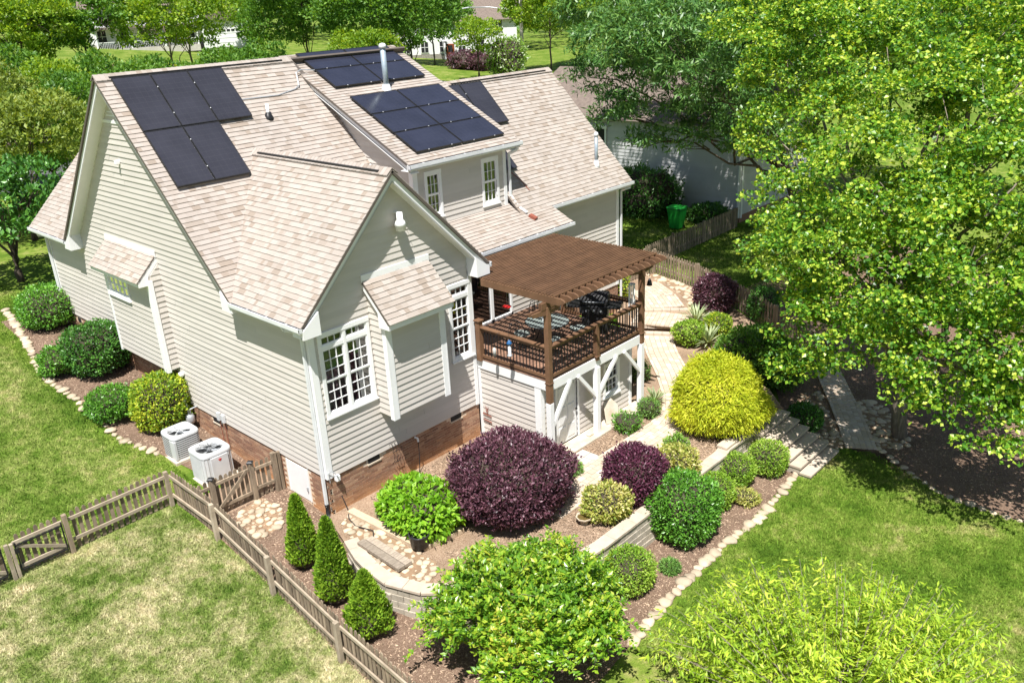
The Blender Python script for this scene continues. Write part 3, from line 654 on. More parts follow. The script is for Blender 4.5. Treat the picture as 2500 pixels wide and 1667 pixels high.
# bump-out roof edges
MB().box(1.64, 3.66, -.87, -.845, 4.56, 4.72).build('fascia', MT['trimw'], HOUSE); MB().box(1.64, 3.66, -.845, -.55, 4.56, 4.60).build('soffit', MT['trimw'], HOUSE)
MB().box(1.6, 3.70, -.06, -.036, 5.58, 5.76).build('flashing', MT['trimw'], HOUSE)
for x in (1.625, 3.645): MB().poly([(x, -.87, 4.56), (x, -.5, 4.56), (x, -.5, 4.92), (x, -.02, 5.42), (x, -.02, 5.60), (x, -.87, 4.70)], (.03, 0, 0)).build('rake_board', MT['trimw'], HOUSE)
MB().box(-.65, -.625, 6.92, 10.0, 4.72, 4.86).build('fascia', MT['trimw'], HOUSE); MB().box(-.625, -.35, 6.92, 10.0, 4.72, 4.76).build('soffit', MT['trimw'], HOUSE)
MB().box(-.062, -.036, 6.88, 10.05, 5.44, 5.62).build('flashing', MT['trimw'], HOUSE)
for y in (6.9, 9.99): MB().poly([(-.65, y, 4.72), (-.34, y, 4.72), (-.34, y, 4.95), (-.02, y, 5.28), (-.02, y, 5.46), (-.65, y, 4.85)], (0, .03, 0)).build('rake_board', MT['trimw'], HOUSE)
# dormer step flashing
for i in range(9):
    y = 2.9+i*.17; MB().add([(5.72, y, y+2.69+.035), (5.72, y+.24, y+.24+2.69+.035), (5.56, y+.24, y+.24+2.69+.03), (5.56, y, y+2.69+.03)]+[(5.72, y, y+2.70), (5.72, y+.24, y+.24+2.70), (5.56, y+.24, y+.24+2.70), (5.56, y, y+2.70)], BOXF).build('step_flashing', MT['trimw'], HOUSE)
# downspouts
def spout(pts, w=.075, boot=None):
    m = MB()
    for p, q in zip(pts[:-1], pts[1:]): m.bar(p, q, w, w*.8, up=(0, 1, .01))
    o = m.build('downspout', MT['gutter'], HOUSE, bevel=.006)
    if boot: MB().tube(boot, .055, 10).build('drain_boot', MT['pot'], o)
spout([(-.39, .35, 5.04), (-.36, .3, 4.95), (-.10, .10, 4.86), (-.10, .07, 4.7), (-.10, .07, .34)], boot=[(-.10, .07, .40), (-.10, .07, .12), (-.14, -.02, .0), (-.3, -.2, -.06)])
spout([(-.39, 14.7, 5.04), (-.36, 14.75, 4.95), (-.10, 14.93, 4.86), (-.10, 14.95, 4.7), (-.10, 14.95, 1.75)])
spout([(9.75, 2.37, 7.3), (9.75, 2.45, 7.16), (9.62, 2.66, 7.05), (9.62, 2.66, 5.75), (9.64, 2.35, 5.42), (9.68, 2.05, 5.27)])
spout([(15.2, 2.09, 5.12), (15.2, 2.18, 5.0), (15.1, 2.38, 4.9), (15.1, 2.38, .6)])
MB().bar((9.70, 1.95, 5.20), (9.74, 1.72, 5.10), .16, .09).build('splash_block', MT['copper'], HOUSE)
# flues
def flue(base, h, r, cap=1.35):
    x, y, z = base; o = MB().lathe((x, y, z), [(r, -.1), (r, h), (r*.98, h)], 14).build('flue_pipe', MT['flue'], HOUSE, True)
    MB().lathe((x, y, z+h), [(r*.7, -.02), (r*cap, .0), (r*cap, .07), (r*cap*.7, .12), (0, .14)], 14).build('flue_cap', MT['gutter'], o, True)
    MB().lathe((x, y, z), [(r*2.2, -.12), (r*1.9, .0), (r*1.25, .16), (r*1.05, .17)], 14).build('flue_flashing', MT['gutter'], o, True)
flue((7.56, 5.72, 9.06), 1.22, .085); flue((14.23, 2.82, 5.92), 1.0, .06)
o = MB().lathe((3.56, 6.06, 8.75), [(.045, -.1), (.045, .35), (0, .35)], 10).build('vent_pipe', MT['trimw'], HOUSE, True); MB().lathe((3.56, 6.06, 8.74), [(.16, -.14), (.13, 0), (.07, .12), (.05, .13)], 10).build('vent_boot', MT['black'], o, True)
MB().tube([(3.0, 6.52, 9.25), (4.25, 6.50, 9.24), (4.9, 6.6, 9.34), (5.05, 6.62, 9.42), (5.2, 6.9, 9.75), (5.4, 6.95, 9.82), (5.9, 6.97, 9.76)], .018, 6).build('conduit', MT['metal'], HOUSE)
MB().tube([(10.2, 3.2, 6.36), (10.4, 2.9, 6.06), (10.45, 2.6, 5.76)], .012, 6).build('conduit', MT['copper'], HOUSE)
# ------------------------------------------------------------------ solar panels
PMAT = panelmat('solar_cells', (.026, .026, .034), (.055, .055, .062), 6, 10); PMAT2 = panelmat('solar_cells_blue', (.020, .022, .036), (.04, .042, .055), 6, 10)
def panel(P0, U, S, n, w_, h_, label, group, mat, landscape=False):
    P0, U, S, n = Vector(P0), Vector(U).normalized(), Vector(S).normalized(), Vector(n).normalized(); g = .008
    t = thing('solar_panel', label, 'solar panel', P0, group)
    Pt = lambda a, b, c: P0+U*a+S*b+n*c
    fr = MB()
    for (a, b, c, d) in ((g, w_-g, g, g+.02), (g, w_-g, h_-g-.02, h_-g), (g, g+.02, g+.02, h_-g-.02), (w_-g-.02, w_-g, g+.02, h_-g-.02)):
        q = [Pt(a, c, 0), Pt(b, c, 0), Pt(b, d, 0), Pt(a, d, 0), Pt(a, c, .045), Pt(b, c, .045), Pt(b, d, .045), Pt(a, d, .045)]; fr.add(q, BOXF)
    fr.build('frame', MT['black'], t)
    me = mesh('cell_sheet', [Pt(g+.02, g+.02, .038), Pt(w_-g-.02, g+.02, .038), Pt(w_-g-.02, h_-g-.02, .038), Pt(g+.02, h_-g-.02, .038), Pt(g+.02, g+.02, .01), Pt(w_-g-.02, g+.02, .01), Pt(w_-g-.02, h_-g-.02, .01), Pt(g+.02, h_-g-.02, .01)], BOXF, mat)
    uv = me.uv_layers.new(name='UVMap'); lay = {0: (0, 0), 1: (1, 0), 2: (1, 1), 3: (0, 1)}
    for lp_ in me.loops:
        a, b = lay[lp_.vertex_index % 4]; uv.data[lp_.index].uv = (b, a) if landscape else (a, b)
    obj('cell_sheet', me, t)
    cl = MB(); e = h_ if not landscape else w_
    for a, b in (((.25, 1.0), (.75, 1.0)) if landscape else ((1.0, .25), (1.0, .75))):
        c = Pt(w_*a, h_*b, .045); cl.add([c-U*.011-S*.011, c+U*.011-S*.011, c+U*.011+S*.011, c-U*.011+S*.011, c-U*.011-S*.011+n*.01, c+U*.011-S*.011+n*.01, c+U*.011+S*.011+n*.01, c-U*.011+S*.011+n*.01], BOXF)
    cl.build('clamp', MT['gutter'], t)
    ft = MB()
    for a in (.2, .8):
        for b in (.2, .8): c = Pt(w_*a, h_*b, 0); ft.add([c-U*.02-S*.02-n*.10, c+U*.02-S*.02-n*.10, c+U*.02+S*.02-n*.10, c-U*.02+S*.02-n*.10, c-U*.02-S*.02, c+U*.02-S*.02, c+U*.02+S*.02, c-U*.02+S*.02], BOXF)
    ft.build('mount', MT['metal'], t)
pw, ph = 1.031, 1.765
S45 = Vector((0, -C45, -C45)); n45 = Vector((0, -C45, C45))
def onmain(X, v): return Vector((X, YM, HM))+S45*v+n45*.09
for r_, k in ((0, 3), (1, 2)):
    for i in range(k): panel(onmain(-.063+i*pw, .20+r_*(ph+.01)), (1, 0, 0), S45, n45, pw, ph, 'dark solar panel in the '+('upper' if r_ == 0 else 'lower')+' row of the upright array, '+('first', 'second', 'third')[i]+' from the gable rake', 'solar panels beside the gable rake', PMAT)
DSd = -DS; nd = Vector((0, -.4415, .897))
def ondorm(X, v): return Vector((X, 7.46, 9.91))+DSd*v+nd*.07
for r_ in range(3):
    for i in range(2): panel(ondorm(5.96+i*(ph+.015), 2.16+r_*(pw+.012)), (1, 0, 0), DSd, nd, ph, pw, 'blue black solar panel below the flue, '+('top', 'middle', 'bottom')[r_]+' row, on the '+('main ridge side', 'right wing side')[i], 'dormer panels below the flue', PMAT2, True)
for r_ in range(2):
    for i in range(2): panel(ondorm(5.89+i*(ph+.015), -.50+r_*(pw+.012)), (1, 0, 0), DSd, nd, ph, pw, 'blue black solar panel above the flue, '+('ridge', 'lower')[r_]+' row, on the '+('main ridge side', 'right wing side')[i], 'dormer panels above the flue', PMAT2, True)
def onwing(X, v): return Vector((X, 5.89, 8.99))+S45*v+n45*.08
for X, v, lb in ((10.555, .2, 'dark solar panel on the right wing roof, fully clear of the dormer edge'), (9.52, .2, 'dark solar panel at the right wing ridge cut off by the dormer edge'), (9.52, 1.98, 'dark solar panel on the right wing showing only below the dormer gutter')): panel(onwing(X, v), (1, 0, 0), S45, n45, pw, ph, lb, 'solar panels on the right wing', PMAT)
# ------------------------------------------------------------------ deck
DX0, DX1, DYF, DZ = 5.16, 9.25, -2.59, 2.47
DECK = thing('deck', 'brown timber deck with black balusters on white posts and braces', 'deck', (7.2, -.8, 0))
y = DYF+.0
while y < DW-.02:
    MB().box(DX0-.02, DX1+.02, y+.004, min(y+.136, DW-.005), DZ-.03, DZ).build('deck_board', MT['deckb'], DECK); y += .142
for i in range(8): x = DX0+.1+i*(DX1-DX0-.2)/7; MB().box(x-.02, x+.02, DYF+.06, DW-.01, DZ-.24, DZ-.035).build('joist', MT['timbl'], DECK)
MB().box(DX0+.06, DX1, DYF-.02, DYF+.03, DZ-.30, DZ-.035).build('beam', MT['trimw'], DECK, bevel=.005)
MB().box(DX0-.015, DX0+.03, DYF+.06, -.03, DZ-.30, DZ-.035).build('beam', MT['trimw'], DECK, bevel=.005)
MB().box(DX1, DX1+.04, DYF+.06, DW, DZ-.30, DZ-.035).build('beam', MT['trimw'], DECK, bevel=.005)
PX = [DX0, 7.12, DX1-.05]
for i, x in enumerate(PX):
    top = DZ-.3 if i == 1 else DZ-.62
    if i == 2: top = DZ-.3
    MB().box(x-.075, x+.075, DYF-.09, DYF+.06, .12, top).build('post', MT['trimw'], DECK, bevel=.006)
    if i != 1: MB().box(x-.072, x+.072, DYF-.085, DYF+.055, top+.003, 4.48).build('post', MT['brown'], DECK, bevel=.008)
    if i == 0: MB().box(x-.085, x+.085, DYF-.1, DYF+.07, DZ-.08, DZ-.04).build('post_collar', MT['brown'], DECK, bevel=.006)
    else: MB().box(x-.09, x+.09, DYF-.10, DYF+.07, DZ+.0, DZ+.04).build('post_collar', MT['brown'], DECK, bevel=.006)
MB().box(7.12-.06, 7.12+.06, DYF-.08, DYF+.05, DZ-.1, 3.44).build('rail_post', MT['brown'], DECK, bevel=.008)
MB().box(DX0-.09, DX0+.06, -.25, -.10, DZ-.05, 3.56).build('rail_post', MT['brown'], DECK, bevel=.008); MB().box(DX0-.12, DX0+.09, -.28, -.07, 3.56, 3.61).build('post_cap', MT['brown'], DECK, bevel=.015)
def brace(a, b): MB().bar(a, b, .10, .085, up=(0, 1, 0)).build('brace', MT['trimw'], DECK, bevel=.005)
brace((DX0+.05, DYF-.02, 1.12), (5.98, DYF-.02, 2.2)); brace((7.08, DYF-.02, 1.32), (6.30, DYF-.02, 2.2)); brace((7.16, DYF-.02, 1.32), (8.02, DYF-.02, 2.2)); brace((DX1-.1, DYF-.02, 1.32), (8.35, DYF-.02, 2.2))
def railing(a, b, n):
    a, b = Vector(a), Vector(b); d = (b-a).normalized()
    MB().bar(a+Z3*.93, b+Z3*.93, .14, .035).build('rail', MT['brown'], DECK, bevel=.005); MB().bar(a+Z3*.87, b+Z3*.87, .04, .08).build('rail', MT['brown'], DECK)
    MB().bar(a+Z3*.10, b+Z3*.10, .05, .08).build('rail', MT['brown'], DECK)
    L_ = (b-a).length; k = int(L_/.112)
    for i in range(1, k): p = a+d*(L_*i/k); MB().box(p.x-.009, p.x+.009, p.y-.009, p.y+.009, p.z+.12, p.z+.86).build('baluster', MT['black'], DECK)
railing((DX0, -.25, DZ), (DX0, DYF+.06, DZ), 0); railing((DX0+.08, DYF, DZ), (7.06, DYF, DZ), 0); railing((7.18, DYF, DZ), (DX1-.13, DYF, DZ), 0); railing((DX1-.04, DYF+.06, DZ), (DX1-.04, .2, DZ), 0)
MB().box(DX1-.1, DX1+.02, .2, .32, DZ-.2, 3.44).build('rail_post', MT['brown'], DECK, bevel=.008)
# concrete slab below
tag(MB().box(5.05, 9.4, -2.78, RY-.02, -.05, .155).build('porch_slab', MT['concrete'], bevel=.01), kind='structure')
# ------------------------------------------------------------------ pergola
PERG = thing('pergola', 'brown pergola roof of close slats on rafters over the deck', 'pergola', (7.2, -1.2, 4.4))
PZ = 4.80
MB().box(DX0-.25, DX1+.25, DYF-.06, DYF-.02, PZ-.36, PZ-.18).build('beam', MT['brown'], PERG, bevel=.006); MB().box(DX0-.25, DX1+.25, DYF+.0, DYF+.04, PZ-.36, PZ-.18).build('beam', MT['brown'], PERG, bevel=.006)
MB().box(DX0+.35, DX1+.2, .62, .67, PZ-.36, PZ-.18).build('beam', MT['brown'], PERG, bevel=.006)
nr_ = 18
for i in range(nr_):
    x = DX0-.06+i*(DX1+.2-DX0+.06)/(nr_-1); y1 = -.42 if x < 5.6 else .80; yt = -3.24
    prof = [(y1, PZ-.18), (y1, PZ), (yt+.12, PZ), (yt+.03, PZ-.03), (yt, PZ-.075), (yt+.03, PZ-.115), (yt+.10, PZ-.13), (yt+.16, PZ-.18)]
    w_ = .045 if i else .05
    MB().poly([(x-w_/2, a, b) for a, b in prof], (w_, 0, 0)).build('rafter', MT['brown'], PERG)
for yy in (DYF-.16, DYF+.12):
    pass
y = -2.90; k = 0
while y < .82:
    x0 = DX0-.08 if y < -.12 else 5.62
    MB().box(x0, DX1+.24, y, y+.030, PZ+.002, PZ+.044).build('slat', MT['brown'], PERG); y += .096; k += 1
# short carved knee brackets at the posts
for x in (DX0, DX1-.05):
    for j in (-.05, .07):
        MB().poly([(x-.62, DYF+j, PZ-.36), (x+.62 if x > 6 else x+.5, DYF+j, PZ-.36), (x+.5 if x > 6 else x+.38, DYF+j, PZ-.48), (x+.08, DYF+j, PZ-.52), (x-.08, DYF+j, PZ-.52), (x-.55, DYF+j, PZ-.46)], (0, .035, 0)).build('bracket', MT['brown'], PERG)
# ------------------------------------------------------------------ things on the deck
TC = Vector((6.98, -1.0, DZ))
T = thing('patio_table', 'round glass patio table with black metal legs on the deck', 'table', TC)
MB().lathe(TC, [(0, .70), (.60, .70), (.605, .706), (.60, .712), (0, .712)], 40).build('table_top', MT['tglass'], T); MB().lathe(TC, [(.595, .685), (.62, .69), (.625, .70), (.618, .714), (.60, .7125), (.60, .70)], 40).build('rim', MT['black'], T)
for k in range(4):
    a = k*math.pi/2+.4; c, s = math.cos(a), math.sin(a); MB().tube([TC+Vector((c*.42, s*.42, .0)), TC+Vector((c*.30, s*.30, .2)), TC+Vector((c*.22, s*.22, .45)), TC+Vector((c*.42, s*.42, .69))], .014, 6).build('leg', MT['black'], T)
def chair(loc, ang, label):
    t = thing('patio_chair', label, 'chair', loc, 'chairs round the glass table'); R_ = Matrix.Rotation(ang, 3, 'Z'); P = lambda x, y, z: Vector(loc)+R_ @ Vector((x, y, z))
    st = MB(); n = 14
    st.add([P(.23*math.cos(i*2*math.pi/n), .22*math.sin(i*2*math.pi/n), z) for z in (.43, .48) for i in range(n)], [tuple(range(n-1, -1, -1)), tuple(range(n, 2*n))]+[(i, (i+1) % n, n+(i+1) % n, n+i) for i in range(n)]); st.build('seat', MT['cushion'], t)
    for a, b in ((-.19, -.18), (.19, -.18), (-.19, .18), (.19, .18)): MB().tube([P(a*1.15, b*1.2, 0), P(a*.9, b*.9, .22), P(a, b, .43)], .011, 6).build('leg', MT['black'], t)
    bk = MB(); bk.tube([P(-.22, -.2, .43), P(-.24, -.26, .7), P(-.17, -.3, .9), P(0, -.32, .97), P(.17, -.3, .9), P(.24, -.26, .7), P(.22, -.2, .43)], .012, 6)
    for k in range(-2, 3): bk.tube([P(k*.07, -.21, .46), P(k*.085+(.03 if k % 2 else -.02), -.27, .68), P(k*.05, -.305, .92)], .007, 5)
    for k in (-1, 1): bk.tube([P(k*.05+.04*math.cos(q), -.29+.0, .72+.05*math.sin(q)) for q in np.linspace(0, 6.3, 10)], .006, 5)
    bk.build('backrest', MT['black'], t)
    for s in (-1, 1): MB().tube([P(s*.24, -.24, .66), P(s*.27, -.05, .68), P(s*.26, .14, .65), P(s*.22, .16, .45)], .010, 6).build('armrest', MT['black'], t)
chair((6.36, -.62, DZ), math.pi*-.45, 'black iron patio chair between the glass table and the gable wall')
chair((6.48, -1.62, DZ), math.pi*-.2, 'black iron patio chair between the glass table and the corner post')
chair((7.55, -1.62, DZ), math.pi*.25, 'black iron patio chair between the glass table and the front railing')
chair((7.45, -.28, DZ), math.pi*.78, 'black iron patio chair behind the glass table towards the patio door')
chair((7.85, -.05, DZ), math.pi*.7, 'black iron patio chair pulled back by the house wall')
for dx, dy, m_, r_, h_, lb, nm, ct in ((-.05, .1, 'trimw', .035, .12, 'small white cup standing on the glass table', 'cup', 'cup'), (.2, .12, 'copper', .03, .2, 'small orange brown bottle standing on the glass table', 'bottle', 'bottle'), (.08, -.08, 'black', .045, .06, 'small black dish on the glass table', 'dish', 'dish')):
    tag(MB().lathe(TC+Vector((dx, dy, .713)), [(r_*.8, 0), (r_, h_*.1), (r_, h_*.6), (r_*.6, h_*.8), (r_*.55, h_), (0, h_)], 12).build(nm, MT[m_], None, True), lb, ct)
# grill
G = Vector((8.62, -1.42, DZ)); ga = math.radians(-62)
t = thing('barbecue_grill', 'black gas barbecue grill with ribbed lid at the deck railing', 'grill', G); RG = Matrix.Rotation(ga, 3, 'Z')
def gb(x0, x1, y0, y1, z0, z1, name, mat, bev=.01):
    c = [G+RG @ Vector(q) for q in ((x0, y0, z0), (x1, y0, z0), (x1, y1, z0), (x0, y1, z0), (x0, y0, z1), (x1, y0, z1), (x1, y1, z1), (x0, y1, z1))]
    m = MB(); m.add(c, BOXF); return m.build(name, MT[mat], t, bevel=bev)
gb(-.36, .36, -.24, .24, .0, .62, 'cabinet', 'black'); gb(-.75, .75, -.30, .26, .78, .85, 'shelf', 'black'); gb(-.40, .40, -.31, .27, .62, .84, 'firebox', 'black')
lid = MB(); pr = [(-.27, .85), (-.28, 1.0), (-.2, 1.14), (-.05, 1.2), (.1, 1.19), (.22, 1.1), (.25, .85)]
lid.poly([G+RG @ Vector((-.40, a, b)) for a, b in pr], RG @ Vector((.80, 0, 0))); lido = lid.build('lid', MT['black'], t, bevel=.02)
for k in range(7): 
    x = -.27+k*.09; m = MB(); m.poly([G+RG @ Vector((x, a*1.03, b+.012)) for a, b in pr[1:6]]+[G+RG @ Vector((x, .0, 1.0))], RG @ Vector((.03, 0, 0))); m.build('rib', MT['pot'], lido)
MB().tube([G+RG @ Vector((-.3, -.33, .98)), G+RG @ Vector((.3, -.33, .98))], .014, 8).build('handle', MT['metal'], lido)
for x in (-.2, 0, .2): MB().tube([G+RG @ Vector((x, -.31, .72)), G+RG @ Vector((x, -.35, .72))], .03, 10).build('knob', MT['metal'], t)
# hanging things
wc = thing('wind_chime', 'white metal tube wind chime hanging from the pergola by the grill', 'wind chime', (8.95, -2.45, 4.4))
m = MB().lathe((8.95, -2.45, 3.98), [(0, 0), (.10, 0), (.10, .02), (0, .02)], 12).build('disc', MT['trimw'], wc); MB().tube([(8.95, -2.45, 4.0), (8.95, -2.45, 4.5)], .004, 5).build('cord', MT['metal'], wc)
for k in range(5): a = k*2*math.pi/5; MB().tube([(8.95+.08*math.cos(a), -2.45+.08*math.sin(a), 3.96), (8.95+.08*math.cos(a), -2.45+.08*math.sin(a), 3.2-.06*k)], .017, 8).build('tube', MT['trimw'], wc)
rf = thing('hummingbird_feeder', 'red dish hummingbird feeder hanging under the pergola by the patio door', 'bird feeder', (6.5, .05, 3.55))
MB().lathe((6.5, .05, 3.5), [(0, 0), (.10, .0), (.13, .025), (.10, .05), (.03, .06), (0, .06)], 18).build('dish', MT['red'], rf, True); MB().tube([(6.5, .05, 3.55), (6.5, .05, 4.62)], .004, 5).build('cord', MT['metal'], rf)
bf = thing('tube_feeder', 'blue topped tube bird feeder hanging outside the deck railing', 'bird feeder', (DX0-.28, -1.35, 3.2))
x, y = DX0-.3, -1.55
MB().lathe((x, y, 3.0), [(0, 0), (.07, 0), (.07, .03), (.045, .04), (.045, .34), (0, .34)], 14).build('tube', MT['metal'], bf, True); MB().lathe((x, y, 3.34), [(.075, 0), (.07, .02), (.02, .10), (0, .11)], 14).build('cap', MT['bluep'], bf, True); MB().tube([(x, y, 3.44), (x, y, 3.78), (x+.12, y, 3.86), (x+.30, y, 3.5), (x+.30, y, 3.35)], .007, 6).build('hook', MT['black'], bf)
ln = thing('lantern', 'small cream lantern hanging outside the deck railing', 'lantern', (DX0-.3, -.95, 2.9))
MB().lathe((DX0-.28, -.98, 2.86), [(0, 0), (.05, 0), (.05, .18), (.02, .22), (0, .22)], 12).build('body', MT['curtain'], ln, True); MB().tube([(DX0-.28, -.98, 3.07), (DX0-.28, -.98, 3.3), (DX0-.1, -.98, 3.45), (DX0, -.98, 3.40)], .006, 6).build('hook', MT['black'], ln)
hb = thing('hanging_bell', 'dark metal bell hanging outside the right pergola post', 'bell', (DX1+.35, DYF, 3.9))
MB().tube([(DX1+.02, DYF, 4.25), (DX1+.36, DYF, 4.27), (DX1+.36, DYF, 4.05)], .008, 6).build('bracket', MT['black'], hb); MB().lathe((DX1+.36, DYF, 3.8), [(0, 0), (.08, 0), (.07, .06), (.05, .14), (.02, .2), (0, .21)], 12).build('bell', MT['black'], hb, True)
# leaning boards under the deck
tag(MB().poly([(7.62, RY-.30, .16), (8.12, RY-.42, .16), (8.18, RY-.30, .55), (8.02, RY-.16, .78), (7.74, RY-.10, .72)], (.06, .06, .02)).build('flat_stone', MT['concrete'], bevel=.02), 'pale flat stone slab leaning on the wall under the deck', 'stone')
tag(MB().box(6.78, 6.98, -2.6, -2.46, .156, .2).build('loose_block', MT['concrete'], bevel=.01), 'small loose block lying on the concrete slab', 'block')
# ------------------------------------------------------------------ garden: retaining wall, steps, path
WALL = thing('retaining_wall', 'tan block retaining wall with flat capstones round the garden terrace', 'wall', (3, -6, -.7))
WP = [(-.52, -1.2), (-.76, -1.9), (-.87, -2.5), (-.90, -3.1), (-.62, -3.92), (.25, -4.95), (1.45, -5.72), (3.0, -5.93), (8.25, -5.97), (8.55, -5.9), (9.75, -5.95)]
def walk(pts, step):
    out = []; P = [Vector((*p, 0)) for p in pts]
    for a, b in zip(P[:-1], P[1:]):
        L_ = (b-a).length; k = max(1, round(L_/step)); out += [(a+(b-a)*i/k, a+(b-a)*(i+1)/k) for i in range(k)]
    return out
nblk = 0
for c in range(5):
    z0 = TZ-.02-.155*(c+1); pts = walk(WP, .31)
    for i, (a, b) in enumerate(pts):
        mid = (a+b)/2
        if z0+.16 < h1(mid.x, mid.y)-.05: continue
        d = (b-a).normalized(); off = d*(.15 if c % 2 else 0); n = Vector((d.y, -d.x, 0)); bat = n*(.018*c-random.uniform(.0, .012))
        o = MB().bar(a+off+Z3*(z0+.077)-n*.08+bat, b+off-d*.012+Z3*(z0+.077)-n*.08+bat, .2, .147).build('wall_block', MT['block'], WALL); nblk += 1
for a, b in walk(WP, .42):
    d = (b-a).normalized(); n = Vector((d.y, -d.x, 0)); e = (b-a).length
    MB().bar(a-n*.12+Z3*(TZ+.03+random.uniform(-.003, .003)), b-d*.008-n*.12+Z3*(TZ+.03), .33, .07).build('capstone', MT['cap'], WALL, bevel=.008)
# raised end pier of the wall
for zz in (0, 1): MB().box(8.42, 8.95, -5.93+.02, -5.6, TZ+.068+zz*.0, TZ+.14).build('capstone', MT['cap'], WALL, bevel=.01) if zz == 0 else None
STEPS = thing('garden_steps', 'shaded block garden steps leading down to the lawn', 'steps', (10.7, -6.6, -.7))
for i in range(6):
    y1 = -5.85-i*.30; z = TZ+.03-.145*i
    MB().box(9.78, 11.55, y1-.33, y1, z-.07, z).build('tread', MT['cap'], STEPS, bevel=.01); MB().box(9.80, 11.53, y1-.29, y1+.25, z-.30, z-.072).build('riser', MT['block'], STEPS)
PAV = mesh('paver', MB().box(-.5, .5, -.5, .5, -.5, .5).v, BOXF, MT['paver'])
PAVERS = []
def path(name, cl, wid, z, pwid=.235, phei=.155, zf=None):
    o = None; P = [Vector((*p, 0)) for p in cl]; s = [0]
    for a, b in zip(P[:-1], P[1:]): s.append(s[-1]+(b-a).length)
    def at(t):
        for i in range(len(P)-1):
            if t <= s[i+1] or i == len(P)-2: d = (P[i+1]-P[i]).normalized(); return P[i]+d*(t-s[i]), d
    zz = zf or (lambda x, y: z)
    lft, rgt = [], []
    for i in range(int(s[-1]/.3)+1):
        p, d = at(min(s[-1], i*.3)); n = Vector((-d.y, d.x, 0)); lft.append(p+n*wid/2); rgt.append(p-n*wid/2)
    poly = [(q.x, q.y) for q in lft]+[(q.x, q.y) for q in rgt[::-1]]
    m = MB(); k = len(lft)
    m.add([(q.x, q.y, zz(q.x, q.y)-.004) for q in lft]+[(q.x, q.y, zz(q.x, q.y)-.004) for q in rgt], [(i, i+1, k+i+1, k+i) for i in range(k-1)])
    o = tag(obj(name, mesh(name, m.v, m.f, MT['soil'])), kind='structure')
    nrow = int((wid-.2)/phei); t = 0; c = 0
    for r_ in range(-1, nrow+1):
        edge = r_ in (-1, nrow); hh = .10 if edge else (wid-.2)/nrow
        off = -wid/2+.05 if r_ == -1 else (wid/2-.05 if r_ == nrow else -wid/2+.1+(r_+.5)*hh)
        t = 0 if edge else -random.uniform(0, .2)
        while t < s[-1]:
            L_ = .2 if edge else random.choice((pwid, pwid, phei)); a, b = max(0, t), min(s[-1], t+L_); t += L_
            if b-a < .06: continue
            p, d = at((a+b)/2); n = Vector((-d.y, d.x, 0)); q = p+n*off
            PAVERS.append((o, Vector((q.x, q.y, zz(q.x, q.y)+.012+random.uniform(-.003, .003))), math.atan2(d.y, d.x), (b-a-.010, hh-.010, .05)))
    return o
path('garden_path', [(3.3, -3.93), (8.6, -3.93), (9.6, -3.75), (10.6, -3.1), (11.9, -1.95), (13.0, -.85), (14.2, .2)], 1.08, TZ+.01)
path('lower_path', [(12.2, -8.05), (13.3, -7.35), (14.4, -6.6), (16.2, -5.2)], .85, 0, zf=lambda x, y: h1(x, y)+.03)
st2 = path('upper_path', [(15.9, .95), (16.8, 1.9), (17.7, 3.3), (18.2, 4.5)], 1.5, .47)
st1 = path('path_landing', [(14.45, .3), (15.95, .95)], 1.95, .36)
PAVERS.sort(key=lambda p: (p[1]-CAM).length); rest = {}
for i, (o, c, a, s) in enumerate(PAVERS):
    if i < 300: obj('paver', PAV, o, c, (0, 0, a), s)
    else:
        R_ = Matrix.Rotation(a, 3, 'Z'); q = [c+R_ @ Vector((x*s[0], y*s[1], z*s[2])) for x, y, z in PAV_V] if 0 else [c+R_ @ Vector((v.co.x*s[0], v.co.y*s[1], v.co.z*s[2])) for v in PAV.vertices]
        rest.setdefault(o.name, (o, MB()))[1].add(q, BOXF)
for o, mb in rest.values(): tag(obj('pavers', mesh('pavers', mb.v, mb.f, MT['paver']), o), kind='stuff')
PS = thing('path_steps', 'two shallow block steps where the paved path climbs by the deck', 'steps', (14.4, .1, .1))
for (c, d, z, wd) in (((14.15, .25), (.86, .5), .22, 1.7), ((14.55, .45), (.86, .5), .34, 1.75), ((15.75, .98), (.8, .6), .47, 1.9)):
    d = Vector((*d, 0)).normalized(); n = Vector((-d.y, d.x, 0)); c = Vector((*c, z)); k = 6
    for i in range(k): MB().bar(c+n*(wd*(i/k-.5))-Z3*.05, c+n*(wd*((i+1)/k-.5))-n*.008-Z3*.05, .2, .13).build('step_block', MT['cap'], PS, bevel=.008)
# stepping slabs
SL = thing('stepping_slabs', 'four pale square paving slabs set in mulch beside the path', 'paving slabs', (5.9, -3.1, TZ))
for i in range(2):
    for j in range(2): MB().box(5.60+i*.30, 5.885+i*.30, -3.37+j*.28, -3.105+j*.28, TZ, TZ+.03).build('slab', MT['conc2'], SL, bevel=.006)
MB_ = MB().box(1.72, 2.05, -.55, -.22, TZ, TZ+.05).build('splash_slab', MT['conc2'], bevel=.01); tag(MB_, 'small pale square slab on mulch below the wall tap', 'slab')
# timbers by the gravel
TB = thing('timber_edging', 'pale weathered timbers edging the bed round the lime green shrub', 'timber', (.6, -1.6, TZ))
MB().bar((.30, -.30, TZ+.06), (.42, -2.75, TZ+.06), .20, .12).build('timber', MT['timbl'], TB, bevel=.01); MB().bar((.42, -2.80, TZ+.06), (1.5, -2.98, TZ+.06), .16, .12).build('timber', MT['timbl'], TB, bevel=.01)
BN = thing('plank_bridge', 'grey weathered plank pair lying on the river stones', 'planks', (-.1, -2.2, TZ))
for k in range(2): MB().bar((-.36+k*.20, -1.55-.06*k, TZ+.10), (-.40+k*.20, -3.05, TZ+.10), .185, .09).build('plank', MT['timber'], BN, bevel=.01)
